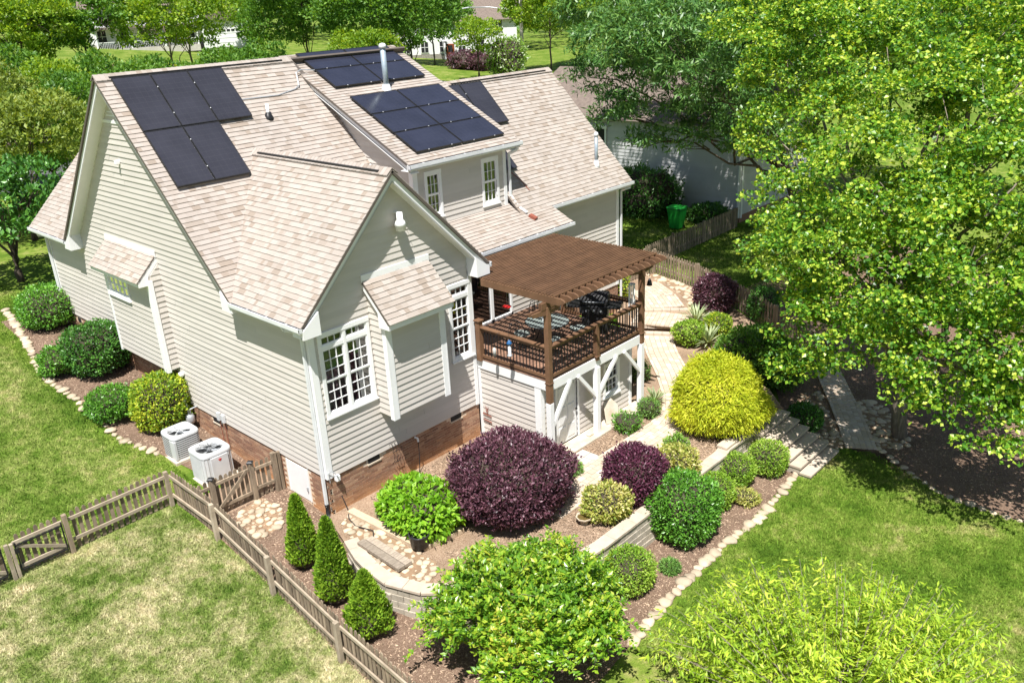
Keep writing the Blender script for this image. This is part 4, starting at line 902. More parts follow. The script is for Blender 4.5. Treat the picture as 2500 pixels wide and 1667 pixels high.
# pot, bird bath
PT = Vector((.42, -2.72, TZ+.10)); t = thing('planter_pot', 'round black plastic tub holding a coiled hose on the timber edging', 'pot', PT)
MB().lathe(PT, [(0, 0), (.20, 0), (.215, .14), (.22, .145), (.235, .30), (.25, .31), (.25, .33), (.225, .33), (.21, .06), (0, .06)], 24).build('tub', MT['pot'], t, True)
MB().tube([PT+Vector((.16*math.cos(a*.5), .16*math.sin(a*.5), .08+.006*a)) for a in range(40)], .014, 6).build('hose', MT['pot'], t)
BP = Vector((3.52, -4.98, TZ)); t = thing('bird_bath', 'low stone bird bath holding brown water near the purple shrub', 'bird bath', BP)
MB().lathe(BP, [(.10, 0), (.09, .10), (.12, .13), (.20, .17), (.205, .20), (.175, .2), (.16, .165), (0, .16)], 8).build('basin', MT['concrete'], t); MB().lathe(BP, [(0, .175), (.17, .175), (.17, .178), (0, .178)], 16).build('water', MT['water'], t)
# ------------------------------------------------------------------ fences
def picket_mesh(w=.085, h=1.0, t=.02):
    pr = [(-w/2, 0), (w/2, 0), (w/2, h-.05), (w*.32, h-.015), (0, h), (-w*.32, h-.015), (-w/2, h-.05)]
    m = MB().poly([(a, -t/2, b) for a, b in pr], (0, t, 0)); me = mesh('picket', m.v, m.f, MT['fence'])
    bm = bmesh.new(); bm.from_mesh(me); bmesh.ops.recalc_face_normals(bm, faces=bm.faces); bm.to_mesh(me); bm.free(); return me
PIC = picket_mesh()
def run(F, a, b, side, step=.137, rails=(.30, .84), h=1., off=.045, railm='fencel', skip=0):
    a, b = Vector((*a, 0)), Vector((*b, 0)); d = (b-a).normalized(); L_ = (b-a).length; n = Vector((-d.y, d.x, 0))*side; ang = math.atan2(d.y, d.x); k = int(L_/step)
    for i in range(k):
        p = a+d*(step*(i+.5)+(L_-k*step)/2)+n*off; z = h1(p.x, p.y)+.04
        obj('picket', PIC, F, (p.x, p.y, z), (random.uniform(-.012, .012), random.uniform(-.008, .008), ang), (1, 1, h*random.uniform(.98, 1.01)))
    for r_ in rails:
        MB().bar((a.x, a.y, h1(a.x, a.y)+r_*h+.02), (b.x, b.y, h1(b.x, b.y)+r_*h+.02), .038, .085).build('rail', MT[railm], F, bevel=.004)
def fpost(F, x, y, h=1.04, w=.10, cap=False, mat='fence'):
    z = h1(x, y); MB().box(x-w/2, x+w/2, y-w/2, y+w/2, z-.1, z+h).build('post', MT[mat], F, bevel=.006)
    if cap: MB().lathe((x, y, z+h), [(w*.85, 0), (w*.85, .03), (w*.45, .06), (0, .075)], 4).build('post_cap', MT['black'], F)
FY = thing('picket_fence', 'long weathered picket fence running past the pointed evergreens', 'fence', (-2.3, 3.5, 0))
fl = [(-2.30, 3.53), (-2.28, 1.35), (-2.38, -1.1), (-2.47, -3.6), (-2.56, -6.1), (-2.65, -8.6)]
for a, b in zip(fl[:-1], fl[1:]): run(FY, a, b, 1)
for p in fl: fpost(FY, p[0]-.06, p[1], 1.0, .10, mat='fencel')
FX = thing('picket_fence', 'short open picket fence crossing the lawn from the corner to the gate', 'fence', (-3.5, 3.53, 0))
run(FX, (-4.72, 3.53), (-2.36, 3.53), 1, step=.142); fpost(FX, -4.80, 3.50)
def gate(x0, x1, y, label, frame):
    t = thing('picket_gate', label, 'gate', ((x0+x1)/2, y, 0)); run(t, (x0, y), (x1, y), 1, step=.137, rails=(.22, .84))
    z = h1(x0, y); b = (x0+.03, x1-.03)
    MB().bar((b[0], y-.03, z+.80), (b[1], y-.03, z+.26), .03, .07).build('brace', MT['fencel'], t)
    if frame:
        for p, q in (((b[0], y-.045, z+.20), (b[0], y-.045, z+.88)), ((b[1], y-.045, z+.20), (b[1], y-.045, z+.88)), ((b[0], y-.045, z+.80), (b[1], y-.045, z+.80)), ((b[0], y-.045, z+.17), (b[1], y-.045, z+.17))): MB().bar(p, q, .03, .03).build('steel_frame', MT['black'], t)
        MB().box(b[0]-.05, b[0]+.05, y-.08, y-.05, z+.62, z+.74).build('latch', MT['black'], t)
gate(-5.92, -4.87, 3.53, 'picket gate leaf in a black steel frame hung on the lawn fence', True)
gate(-7.25, -6.15, 3.53, 'picket gate leaf in a black steel frame left of the paired gate posts', True)
F2 = thing('gate_posts', 'pair of pale timber posts with latch between the lawn gate leaves', 'post', (-6.03, 3.5, 0))
MB().box(-6.10, -6.02, 3.44, 3.52, -.05, 1.0).build('post', MT['fencel'], F2, bevel=.006); MB().box(-6.00, -5.93, 3.44, 3.52, -.05, .98).build('post', MT['fencel'], F2, bevel=.006)
F3 = thing('picket_fence', 'weathered picket fence continuing beyond the far gate leaf', 'fence', (-8.5, 3.53, 0)); run(F3, (-9.8, 3.53), (-7.3, 3.53), 1); fpost(F3, -7.3, 3.5)
F4 = thing('picket_fence', 'short dark picket fence beside the crawl space door', 'fence', (-1.2, 2.15, 0))
run(F4, (-2.25, 2.2), (-1.9, 2.2), 1, railm='fence'); run(F4, (-.74, 2.13), (-.27, 2.08), 1, railm='fence')
fpost(F4, -1.86, 2.19, 1.06, .12, True); fpost(F4, -.81, 2.15, 1.06, .12, True); fpost(F4, -.2, 2.07, 1.12, .12); fpost(F4, -.07, 2.05, 1.1, .08)
g = thing('picket_gate', 'dark weathered picket gate with diagonal brace near the air conditioners', 'gate', (-1.33, 2.17, 0)); run(g, (-1.79, 2.18), (-.88, 2.15), 1, step=.128, rails=(.22, .86), railm='fence', h=1.02)
MB().bar((-1.74, 2.14, .32), (-.95, 2.12, .98), .03, .08).build('brace', MT['fence'], g)
F5 = thing('picket_fence', 'sunlit picket fence behind the dark purple shrub beyond the deck', 'fence', (18.6, 1.5, .5))
rl = [(19.15, 3.6), (18.6, 1.2), (17.75, -.9), (16.9, -3.0), (16.2, -5.0)]
for a, b in zip(rl[:-1], rl[1:]): run(F5, a, b, -1, step=.15)
for p in rl: fpost(F5, *p)
F6 = thing('picket_fence', 'picket fence running from the corner towards the right wing of the house', 'fence', (16.8, 3.9, .5)); run(F6, (14.7, 4.1), (19.1, 3.62), -1, step=.15)
F7 = thing('picket_fence', 'dark shaded picket fence between the two back yards', 'fence', (23, 4.5, .6)); run(F7, (19.2, 4.2), (27.4, 4.35), -1, step=.15); [fpost(F7, x, 4.3) for x in (21.6, 24.2, 27)]
# ------------------------------------------------------------------ air conditioners, meter
def ac(c, s, h, label, louvre):
    c = Vector(c); t = thing('air_conditioner', label, 'air conditioner', c)
    MB().box(c.x-s/2-.08, c.x+s/2+.08, c.y-s/2-.08, c.y+s/2+.08, c.z-.1, c.z+.05).build('pad', MT['concrete'], t, bevel=.01)
    r_ = s*.41; body = MB(); n = 40; pts = []
    for i in range(n):                              # rounded square plan
        a = i*2*math.pi/n; ca, sa = math.cos(a), math.sin(a); k = (abs(ca)**6+abs(sa)**6)**(-1/6); pts.append((c.x+ca*k*s/2, c.y+sa*k*s/2))
    z0, z1 = c.z+.07, c.z+h-.08; f = []
    v = [(x, y, z0) for x, y in pts]+[(x, y, z1) for x, y in pts]; body.add(v, [(i, (i+1) % n, n+(i+1) % n, n+i) for i in range(n)]+[tuple(range(n-1, -1, -1))])
    bo = body.build('body', MT['acd'] if louvre else MT['acw'], t)
    for k in range(9 if louvre else 0):             # louvre bands round the coil
        z = z0+.04+k*(z1-z0-.06)/9; m = MB(); m.add([(c.x+(x-c.x)*1.02, c.y+(y-c.y)*1.02, z+q) for q in (0, .035) for x, y in pts], [(i, (i+1) % n, n+(i+1) % n, n+i) for i in range(n)]); m.build('louvre', MT['acw'], t)
    if not louvre:
        for i in range(n):                          # fine vertical fins of the coil guard
            x, y = pts[i]; MB().box(c.x+(x-c.x)*1.006-.008, c.x+(x-c.x)*1.006+.008, c.y+(y-c.y)*1.006-.008, c.y+(y-c.y)*1.006+.008, z0, z1).build('fin', MT['acw'], t)
    for q, nm in ((z0-.03, 'base_ring'),): m = MB(); m.add([(c.x+(x-c.x)*1.03, c.y+(y-c.y)*1.03, q+w_) for w_ in (0, .05) for x, y in pts], [(i, (i+1) % n, n+(i+1) % n, n+i) for i in range(n)]); m.build(nm, MT['acw'], t)
    m = MB(); ring = [(c.x+(x-c.x)*1.035, c.y+(y-c.y)*1.035) for x, y in pts]; inn = [(c.x+r_*math.cos(i*2*math.pi/n), c.y+r_*math.sin(i*2*math.pi/n)) for i in range(n)]
    zt = c.z+h; v = [(x, y, z1-.01) for x, y in ring]+[(x, y, zt-.04) for x, y in ring]+[(c.x+(x-c.x)*.96, c.y+(y-c.y)*.96, zt) for x, y in ring]+[(x, y, zt) for x, y in inn]+[(x, y, zt-.14) for x, y in inn]
    m.add(v, [(b*n+i, b*n+(i+1) % n, (b+1)*n+(i+1) % n, (b+1)*n+i) for b in range(4) for i in range(n)]); top = m.build('top_cover', MT['acw'], t, True)
    MB().lathe((c.x, c.y, zt-.16), [(0, 0), (r_, 0), (r_, .01), (0, .01)], 24).build('fan_well', MT['acd'], t)
    fan = MB()
    for k in range(4):
        a = k*math.pi/2+.5; e = [(.05, -.25), (r_*.92, -.38), (r_*.92, .25), (.05, .2)]; fan.add([(c.x+q*math.cos(a+w_), c.y+q*math.sin(a+w_), zt-.09+(.035 if w_ > 0 else 0)) for q, w_ in e], [(0, 1, 2, 3)])
    fan.build('fan_blade', MT['metal'], t); MB().lathe((c.x, c.y, zt-.1), [(.07, 0), (.07, .06), (0, .07)], 12).build('motor', MT['metal'], t)
    gr = MB()
    for k in range(8 if louvre else 10): a = k*2*math.pi/(8 if louvre else 10); gr.bar((c.x, c.y, zt+.012), (c.x+r_*1.02*math.cos(a), c.y+r_*1.02*math.sin(a), zt+.002), .014 if louvre else .006, .008)
    for q in ((.35,) if louvre else (.2, .4, .6, .8)): gr.tube([(c.x+r_*q*math.cos(a), c.y+r_*q*math.sin(a), zt+.01) for a in np.linspace(0, 6.2832, 25)], .007 if louvre else .003, 5)
    gr.build('fan_grille', MT['acw'] if louvre else MT['acd'], t)
    return t, pts
t1, _ = ac((-.98, 5.5, h1(-1, 5.5)-.02), .78, .74, 'white air conditioner with louvred sides beside the yellow green shrub', True)
MB().box(-1.38, -1.3, 5.1, 5.35, h1(-1, 5.5)+.06, h1(-1, 5.5)+.6).build('control_panel', MT['acw'], t1, bevel=.01)
ZC = h1(-.9, 4.0)-.02
t2, _ = ac((-.92, 4.02, ZC), .84, .86, 'white air conditioner with finned sides and red emblem by the picket gate', False)
cp = MB().box(-1.14, -.66, 3.565, 3.60, ZC+.1, ZC+.74).build('control_panel', MT['acw'], t2, bevel=.006)
MB().poly([(-.94, 3.556, ZC+.64), (-.90, 3.556, ZC+.60), (-.86, 3.556, ZC+.64), (-.86, 3.556, ZC+.67), (-.90, 3.556, ZC+.635), (-.94, 3.556, ZC+.67)], (0, .006, 0)).build('emblem', MT['red'], cp); MB().poly([(-.90, 3.556, ZC+.65), (-.885, 3.556, ZC+.668), (-.90, 3.556, ZC+.685), (-.915, 3.556, ZC+.668)], (0, .006, 0)).build('emblem', MT['red'], cp)
GM = Vector((-.25, 6.35, h1(-.2, 6.3))); t = thing('gas_meter', 'grey gas meter with pipes against the brick base', 'gas meter', GM)
MB().lathe(GM+Vector((0, 0, .25)), [(0, 0), (.11, .01), (.13, .08), (.13, .2), (.10, .27), (0, .28)], 14).build('meter_body', MT['metal'], t, True)
MB().tube([GM+Vector((0, .28, -.1)), GM+Vector((0, .28, .75)), GM+Vector((0, .2, .85)), GM+Vector((0, .08, .8)), GM+Vector((0, .04, .5))], .022, 8).build('pipe', MT['metal'], t); MB().tube([GM+Vector((0, -.05, .5)), GM+Vector((0, -.12, .72)), GM+Vector((.2, -.15, .75))], .022, 8).build('pipe', MT['metal'], t)
MB().lathe(GM+Vector((0, .2, .88)), [(0, 0), (.09, .01), (.09, .04), (.03, .07), (.03, .12), (0, .12)], 14).build('regulator', MT['metal'], t, True)
for y, nm in ((4.93, 'disconnect_box'), (4.68, 'disconnect_box')):
    b = MB().box(-.11, -.035, y-.06, y+.06, 1.12, 1.36).build(nm, MT['acw'], HOUSE, bevel=.008); MB().tube([(-.06, y, 1.14), (-.05, y, .45), (-.12, y-.05, .3), (-.45, y-.3, .3)], .014, 6).build('conduit', MT['copper'], b)
ut = MB().box(.14, .26, -.15, -.035, .98, 1.14).build('floodlight', MT['trimw'], HOUSE, bevel=.02)
MB().tube([(.02, -.04, .98), (-.0, -.06, 1.25), (.06, -.12, 1.32), (.13, -.18, 1.22), (.17, -.2, 1.12)], .012, 6).build('cable', MT['metal'], HOUSE)
# hose hanger and tap
HH = thing('hose_hanger', 'black wire hose hanger on the brick wall', 'hose hanger', (2.0, -.08, .9))
for k in range(3): x = 1.86+k*.09; MB().tube([(x, -.05, 1.2), (x, -.14, 1.28), (x, -.2, 1.15), (x+.02, -.2, .8), (x+.05, -.05, .62)], .008, 6).build('wire', MT['black'], HH)
for z in (1.05, .75): MB().tube([(1.86, -.2, z), (2.06, -.2, z)], .008, 6).build('wire', MT['black'], HH)
TP = thing('garden_tap', 'white wall tap with hanging dark hose at the rear wall', 'tap', (2.72, -.08, 1.05)); MB().tube([(2.72, -.03, 1.05), (2.72, -.14, 1.05), (2.72, -.15, .96)], .028, 8).build('tap', MT['trimw'], TP); MB().tube([(2.72, -.15, .97), (2.70, -.17, .6), (2.66, -.18, .2), (2.4, -.4, TZ+.02), (2.2, -.5, TZ+.02)], .012, 6).build('hose', MT['black'], TP)
MB().tube([(.28, -.05, .5), (.3, -.2, .15), (.1, -.5, TZ+.03), (0, -.9, TZ+.05), (.12, -1.4, TZ+.08), (-.1, -1.7, TZ+.08), (-.3, -1.5, TZ+.06)], .014, 6).build('garden_hose', MT['pot'], None); tag(bpy.data.objects['garden_hose'], 'thin black hose trailing over the river stones by the downspout', 'hose')
# trellis ornament on the storage wall
TR = thing('wall_ornament', 'small dark metal plant hanger on the storage room corner', 'ornament', (5.15, -.3, .7))
for z in (.62, .80): MB().bar((5.14, -.12, z), (5.14, -.45, z-.02), .012, .03).build('bar', MT['copper'], TR)
for k in range(3): MB().tube([(5.13, -.30, .85), (5.13, -.24-.06*k, 1.05)], .008, 5).build('wing', MT['copper'], TR)
# solar path lights
for (x, y, lb) in ((7.55, -4.95, 'small round path light in mulch below the golden bush'), (6.05, -5.55, 'small round path light among the yellow green shrub'), (7.62, -3.05, 'small round path light in mulch by the deck slab')):
    t = thing('path_light', lb, 'path light', (x, y, TZ)); k = .9 if lb.startswith('small round path light in mulch below') else .6
    MB().lathe((x, y, TZ), [(.012, 0), (.012, .28*k)], 8).build('stake', MT['black'], t); MB().lathe((x, y, TZ+.26*k), [(.06*k, 0), (.06*k, .07), (.115*k, .08), (.11*k, .1), (.02, .12), (0, .12)], 16).build('lamp_head', MT['metal'], t, True)
# ------------------------------------------------------------------ stones
def rockmesh(seed, flat=.55):
    r = np.random.default_rng(seed); bm = bmesh.new(); bmesh.ops.create_icosphere(bm, subdivisions=2, radius=.5); k = r.normal(size=(4, 3))
    for v in bm.verts:
        n = v.co.normalized(); s = 1+sum(.10*math.sin(2.2*n.dot(Vector(q))*2+i) for i, q in enumerate(k)); v.co = Vector((v.co.x*s, v.co.y*s*r.uniform(.98, 1.02), v.co.z*s*flat))
    me = bpy.data.meshes.new('stone'); bm.to_mesh(me); bm.free(); me.materials.append(MT['stone']); me.polygons.foreach_set('use_smooth', [True]*len(me.polygons)); return me
ROCK = [rockmesh(i) for i in range(7)]
def stone(par, x, y, z, s, asp=None): 
    k = s*random.choice((.65, .8, .95, 1.05, 1.2, 1.35)); z -= random.uniform(0, .03); return obj('stone', random.choice(ROCK), par, (x, y, z), (0, 0, random.uniform(0, 6.28)), (k*random.uniform(.95, 1.35), k, k*random.uniform(.7, 1.1)))
def border(pts, label, s=.2, step=.21, zf=h1):
    t = thing('stone_edging', label, 'stone edging', (*pts[0], zf(*pts[0])))
    for a, b in walk(pts, step):
        m = (a+b)/2; x, y = m.x+random.uniform(-.03, .03), m.y+random.uniform(-.03, .03); stone(t, x, y, zf(x, y)+.03, s)
border([(gp(x/2.767, 550+y/2.767).x, gp(x/2.767, 550+y/2.767).y) for x, y in [(40, 570), (200, 830), (250, 960), (350, 1070), (440, 1130), (590, 1240), (760, 1400), (900, 1480), (1090, 1550)]], 'row of pale river stones edging the shrub bed on the side lawn', .24, .24)
border([(1.7, -7.62), (3.1, -7.42), (5.7, -7.33), (7.3, -7.46), (8.2, -7.40), (9.6, -7.26), (10.15, -7.16)], 'row of pale river stones edging the lower bed along the back lawn', .23, .22)
border([(12.5, -8.45), (11.75, -9.62), (11.27, -10.52), (11.24, -11.57), (11.32, -13)], 'loose row of river stones edging the mulch under the maple tree', .17, .27)
def rockbed(name, poly, s, n, zf, label=None):
    P = np.array(poly); o = tag(drape(name, poly, lambda x, y: zf(x, y)+.016, MT['soil']), kind='structure'); k = 0; tries = 0; pts = []
    while k < n and tries < n*30:
        tries += 1; x, y = rng.uniform(P[:, 0].min(), P[:, 0].max()), rng.uniform(P[:, 1].min(), P[:, 1].max())
        if not inpoly(np.array([x]), np.array([y]), poly)[0] or any((x-a)**2+(y-b)**2 < (s*.85)**2 for a, b in pts): continue
        pts.append((x, y)); stone(o, x, y, zf(x, y)+.025, s*random.choice((.7, .8, .95, 1.1))); k += 1
G_ = lambda *q: [(gp(x, y).x, gp(x, y).y) for x, y in q]
rockbed('river_stones', G_((590, 1245), (640, 1215), (690, 1245), (680, 1290), (640, 1315), (575, 1275)), .17, 70, h1)
rockbed('river_stones', [(.22, -.35), (.28, -2.7), (.3, -3.4), (-.3, -3.9), (-.6, -3.2), (-.55, -2.2), (-.35, -1.3), (-.1, -.45)], .16, 130, lambda x, y: TZ)
rockbed('river_stones', [(18.95, 3.5), (18.45, 1.3), (17.6, -.8), (16.2, -1.0), (16.0, -.2), (17.3, .9), (18.4, 2.6), (18.7, 4.2)], .27, 90, h1)
rockbed('river_stones', [(11.75, -7.4), (12.05, -7.75), (13.2, -6.8), (14.6, -5.7), (14.2, -5.3), (12.6, -6.2), (11.75, -6.9)], .20, 110, h1)
rockbed('river_stones', [(12.5, -8.4), (13.6, -7.6), (14.9, -6.7), (15.3, -7.2), (14.4, -8.4), (13.2, -9.0)], .22, 110, h1)
# ------------------------------------------------------------------ vegetation
def unit(a): return a/np.maximum(1e-9, np.linalg.norm(a, axis=-1, keepdims=True))
def leaves(p, out, size, asp=.5, up=.3, spread=.9, fold=.15, droop=0., sv=.5, tip=None):
    n = len(p); p = np.asarray(p, float); r = rng.normal(size=(n, 3))
    if tip is None: a = unit(out*.6+r*spread*.6+np.array([0, 0, up-droop]))
    else: a = unit(tip+r*spread*.3)
    nn = unit(out*.7+np.array([0, 0, .7])+rng.normal(size=(n, 3))*spread*.6); w = unit(np.cross(a, nn)); nn = np.cross(w, a)
    L_ = size*(1+sv*rng.uniform(-1, 1, (n, 1))); W_ = L_*asp*.5
    m = p+a*L_*.45; v = np.stack([p, m+w*W_-nn*W_*fold*-1, p+a*L_, m-w*W_+nn*W_*fold], 1).reshape(-1, 3)
    i = np.arange(n)[:, None]*4; f = np.concatenate([i+np.array([0, 1, 2]), i+np.array([0, 2, 3])], 0)
    return v, f
def sphere_dirs(n, low=-1.):
    z = rng.uniform(low, 1, n); t = rng.uniform(0, 2*np.pi, n); s = np.sqrt(1-z*z); return np.stack([s*np.cos(t), s*np.sin(t), z], 1)
def lump(d, seed, amp):
    r = np.random.default_rng(seed); s = np.zeros(len(d))
    for k in range(9): q = r.normal(size=3)*(2.2+k*.7); s += np.sin(d@q+r.uniform(0, 6))/(1+k*.5)
    return 1+amp*s*.4
TWIG = M('twigs', (.07, .055, .04), (.04, .03, .022), 12, .9)
_bs = [0]
def bush(name, label, x, y, z, w, d, h, mat, n, size, pw_=2.6, asp=.55, amp=.09, cat='shrub', up=.35, spread=.9, droop=0., wide=.46, group=None, fold=.15, low=-.75, core=.84, taper=0., rough=.14):
    _bs[0] += 1; sd = 100+_bs[0]; t = thing(name, label, cat, (x, y, z), group)
    def surf(dr, k=1.):
        r = (np.abs(dr)**pw_).sum(1)**(-1/pw_)*lump(dr, sd, amp)*k
        q = dr*r[:, None]*np.array([w/2, d/2, h*.52])
        if taper: q[:, :2] *= (1-taper*np.clip(q[:, 2:]/(h*.52), -1, 1))
        return q+np.array([x, y, z+h*wide+.04])
    dr = sphere_dirs(n, low); hf = lump(dr*2.6, sd+7, .5)-1; k = 1-rough*1.3*rng.uniform(0, 1, n)**1.5+.03*rng.normal(size=n)+.10*hf*amp/.09; sh = rng.uniform(0, 1, n) < .05; k = np.where(sh, k+rng.uniform(0, .12, n), k); dr, k = (lambda q: (dr[q], k[q]))(rng.uniform(0, 1, n) > np.clip(-hf*1.6, 0, .35)); P = surf(dr, k); ok = P[:, 2] > z+.02; P, dr = P[ok], dr[ok]
    v, f = leaves(P, unit(dr*np.array([1/w, 1/d, 1/h])), size, asp, up, spread, fold, droop)
    obj('foliage', fastmesh('foliage', v, f, mat), t)
    bm = bmesh.new(); bmesh.ops.create_icosphere(bm, subdivisions=4, radius=1.); V = np.array([tuple(v_.co) for v_ in bm.verts]); Q = surf(unit(V), core); Q[:, 2] = np.maximum(Q[:, 2], z+.01)
    for v_, q in zip(bm.verts, Q): v_.co = q
    me = bpy.data.meshes.new('twigs'); bm.to_mesh(me); bm.free(); me.materials.append(TWIG); obj('twigs', me, t)
    return t
G1 = lambda *s: [(p, c) for p, c in s]
LM = dict(
 holly=leafmat('clipped_green', G1((.2, (0.051, 0.145, 0.017)), (.5, (0.102, 0.275, 0.029)), (.8, (0.203, 0.435, 0.051))), .25, .35, .5),
 deep=leafmat('deep_green', G1((.2, (0.030, 0.098, 0.015)), (.5, (0.060, 0.180, 0.027)), (.8, (0.128, 0.300, 0.045))), .2, .35, .5),
 lime=leafmat('lime_green', G1((.2, (0.100, 0.250, 0.012)), (.5, (0.190, 0.400, 0.020)), (.8, (0.340, 0.550, 0.050))), .4),
 purple=leafmat('purple_leaf', G1((.2, (0.037, 0.015, 0.022)), (.5, (0.094, 0.035, 0.053)), (.68, (0.163, 0.069, 0.094)), (.85, (0.237, 0.125, 0.144))), .15, .4, .45),
 purple2=leafmat('wine_leaf', G1((.2, (0.039, 0.011, 0.022)), (.5, (0.094, 0.024, 0.050)), (.8, (0.176, 0.055, 0.094))), .15, .4, .4),
 varieg=leafmat('variegated', G1((.25, (0.147, 0.231, 0.032)), (.5, (0.441, 0.462, 0.105)), (.75, (0.683, 0.630, 0.294))), .35),
 gold=leafmat('golden_thread', G1((.2, (0.260, 0.340, 0.016)), (.5, (0.450, 0.510, 0.026)), (.8, (0.680, 0.670, 0.080))), .35, .6, .2),
 box=leafmat('boxwood', G1((.2, (0.104, 0.221, 0.019)), (.5, (0.221, 0.390, 0.033)), (.8, (0.468, 0.598, 0.117))), .35),
 arb=leafmat('arborvitae', G1((.2, (0.078, 0.168, 0.014)), (.5, (0.180, 0.324, 0.022)), (.8, (0.336, 0.480, 0.042))), .25, .7, .2),
 ylw=leafmat('yellow_tipped', G1((.2, (0.098, 0.210, 0.017)), (.5, (0.238, 0.378, 0.028)), (.8, (0.644, 0.644, 0.063))), .35),
 maple=leafmat('maple_leaf', G1((.15, (0.038, 0.120, 0.013)), (.40, (0.088, 0.233, 0.020)), (.58, (0.202, 0.378, 0.028)), (.78, (0.504, 0.605, 0.076))), .38, .38, .5, .35, .7),
 oak=leafmat('oak_leaf', G1((.2, (0.035, 0.105, 0.021)), (.5, (0.079, 0.193, 0.038)), (.8, (0.210, 0.350, 0.088))), .25, .4, .45, .5),
 myrtle=leafmat('myrtle_leaf', G1((.2, (0.057, 0.161, 0.014)), (.45, (0.138, 0.299, 0.021)), (.65, (0.310, 0.460, 0.034)), (.85, (0.529, 0.483, 0.069))), .35, .32, .55),
 willow=leafmat('willow_leaf', G1((.2, (0.135, 0.255, 0.018)), (.5, (0.300, 0.450, 0.030)), (.8, (0.630, 0.705, 0.090))), .4),
 herb=leafmat('herb_leaf', G1((.2, (0.078, 0.169, 0.039)), (.5, (0.143, 0.286, 0.065)), (.8, (0.260, 0.429, 0.104))), .3),
 yucca=leafmat('yucca_leaf', G1((.2, (0.176, 0.242, 0.121)), (.5, (0.330, 0.396, 0.209)), (.8, (0.550, 0.594, 0.374))), .2),
 bright=leafmat('bright_tree', G1((.2, (0.093, 0.197, 0.018)), (.5, (0.186, 0.325, 0.023)), (.8, (0.394, 0.487, 0.058))), .4, big=.6, bscale=.5),
 midg=leafmat('mid_tree', G1((.2, (0.048, 0.129, 0.019)), (.5, (0.102, 0.231, 0.027)), (.8, (0.204, 0.354, 0.054))), .35, big=.6, bscale=.5),
 olive=leafmat('olive_tree', G1((.2, (0.105, 0.165, 0.030)), (.5, (0.195, 0.270, 0.045)), (.8, (0.360, 0.420, 0.090))), .35, big=.6, bscale=.5),
 flower=leafmat('white_flower', G1((.2, (0.132, 0.264, 0.033)), (.6, (0.220, 0.374, 0.055)), (.75, (0.770, 0.770, 0.682))), .3),
)
BV = np.array([.72, .69])
def B(name, label, bx, by, w, h, mat, n, size, d=None, z=None, sh=.42, **k):
    x, y = bx+BV[0]*w*sh, by+BV[1]*(d or w)*sh; zz = h1(x, y) if z is None else z
    return bush(name, label, x, y, zz, w, d or w, h, mat, n, size, **k)
B('round_shrub', 'clipped dark green shrub at the far end of the side wall', -.96, 14.8, 2.0, 1.35, LM['holly'], 9000, .075, sh=.36)
B('round_shrub', 'clipped dark green shrub with bare low twigs below the small wall window', -1.33, 10.37, 1.9, 1.5, LM['deep'], 9000, .08, sh=.36)
B('round_shrub', 'yellow green topped shrub beside the gas meter', -1.1, 6.67, 1.5, 1.6, LM['ylw'], 8000, .075, sh=.36)
B('low_shrub', 'loose low green shrub in front of the yellow green one', -1.78, 8.18, 1.3, .75, LM['holly'], 5000, .07, amp=.2, sh=.2)
B('low_shrub', 'small loose green shrub between the two clipped ones on the side lawn', -1.95, 11.2, 1.1, .8, LM['holly'], 4000, .07, amp=.2, sh=.2)
B('purple_shrub', 'huge rounded purple leaved shrub in the terrace bed', 2.24, -3.79, 3.0, 1.75, LM['purple'], 30000, .075, d=2.6, z=TZ, sh=.30, pw_=2.3, amp=.12)
B('lime_shrub', 'bright lime green broad leaved shrub beside the black tub', .67, -2.52, 1.55, 1.05, LM['lime'], 4200, .13, d=1.9, z=TZ, sh=.36, droop=.5, amp=.1)
B('purple_shrub', 'clipped wine purple shrub beside the retaining wall', 4.9, -5.51, 1.45, 1.2, LM['purple2'], 14000, .06, z=TZ, sh=.36, amp=.06)
B('variegated_shrub', 'yellow variegated shrub by the bird bath', 3.84, -5.44, 1.0, .72, LM['varieg'], 3600, .075, z=TZ, sh=.36, amp=.2)
B('variegated_shrub', 'yellow green shrub between the wine purple shrub and the wall capstones', 6.55, -5.62, .95, .72, LM['varieg'], 3600, .07, z=TZ, sh=.30, amp=.2)
B('flowering_shrub', 'loose shrub with small pale flowers behind the capstones', 7.2, -5.2, .6, .6, LM['flower'], 1500, .07, z=TZ, amp=.3)
B('clipped_shrub', 'largest bright green clipped shrub below the retaining wall', 5.17, -6.74, 1.7, 1.5, LM['lime'] if 0 else LM['holly'], 13000, .07, sh=.36, amp=.06)
B('clipped_shrub', 'ball of light green boxwood tucked behind the largest clipped shrub', 6.95, -6.53, .95, .8, LM['box'], 5500, .05, sh=.3, amp=.05)
B('clipped_shrub', 'ball of light green boxwood below the bend of the capstones', 8.15, -6.43, .95, .8, LM['box'], 5500, .05, sh=.3, amp=.05)
B('clipped_shrub', 'ball of light green boxwood beside the garden steps', 9.25, -6.78, 1.0, .85, LM['box'], 5500, .05, sh=.25, amp=.05)
B('clipped_shrub', 'ball of light green boxwood half hidden by the glossy tree', 2.9, -6.77, 1.05, .9, LM['box'], 6500, .05, sh=.3, amp=.05)
B('golden_bush', 'large golden yellow thread leaved bush on the terrace above the steps', 9.15, -5.40, 2.45, 2.15, LM['gold'], 36000, .12, z=TZ, sh=.30, pw_=2.1, asp=.2, amp=.13, up=.0, droop=.55, spread=1.2, fold=.0, taper=.33)
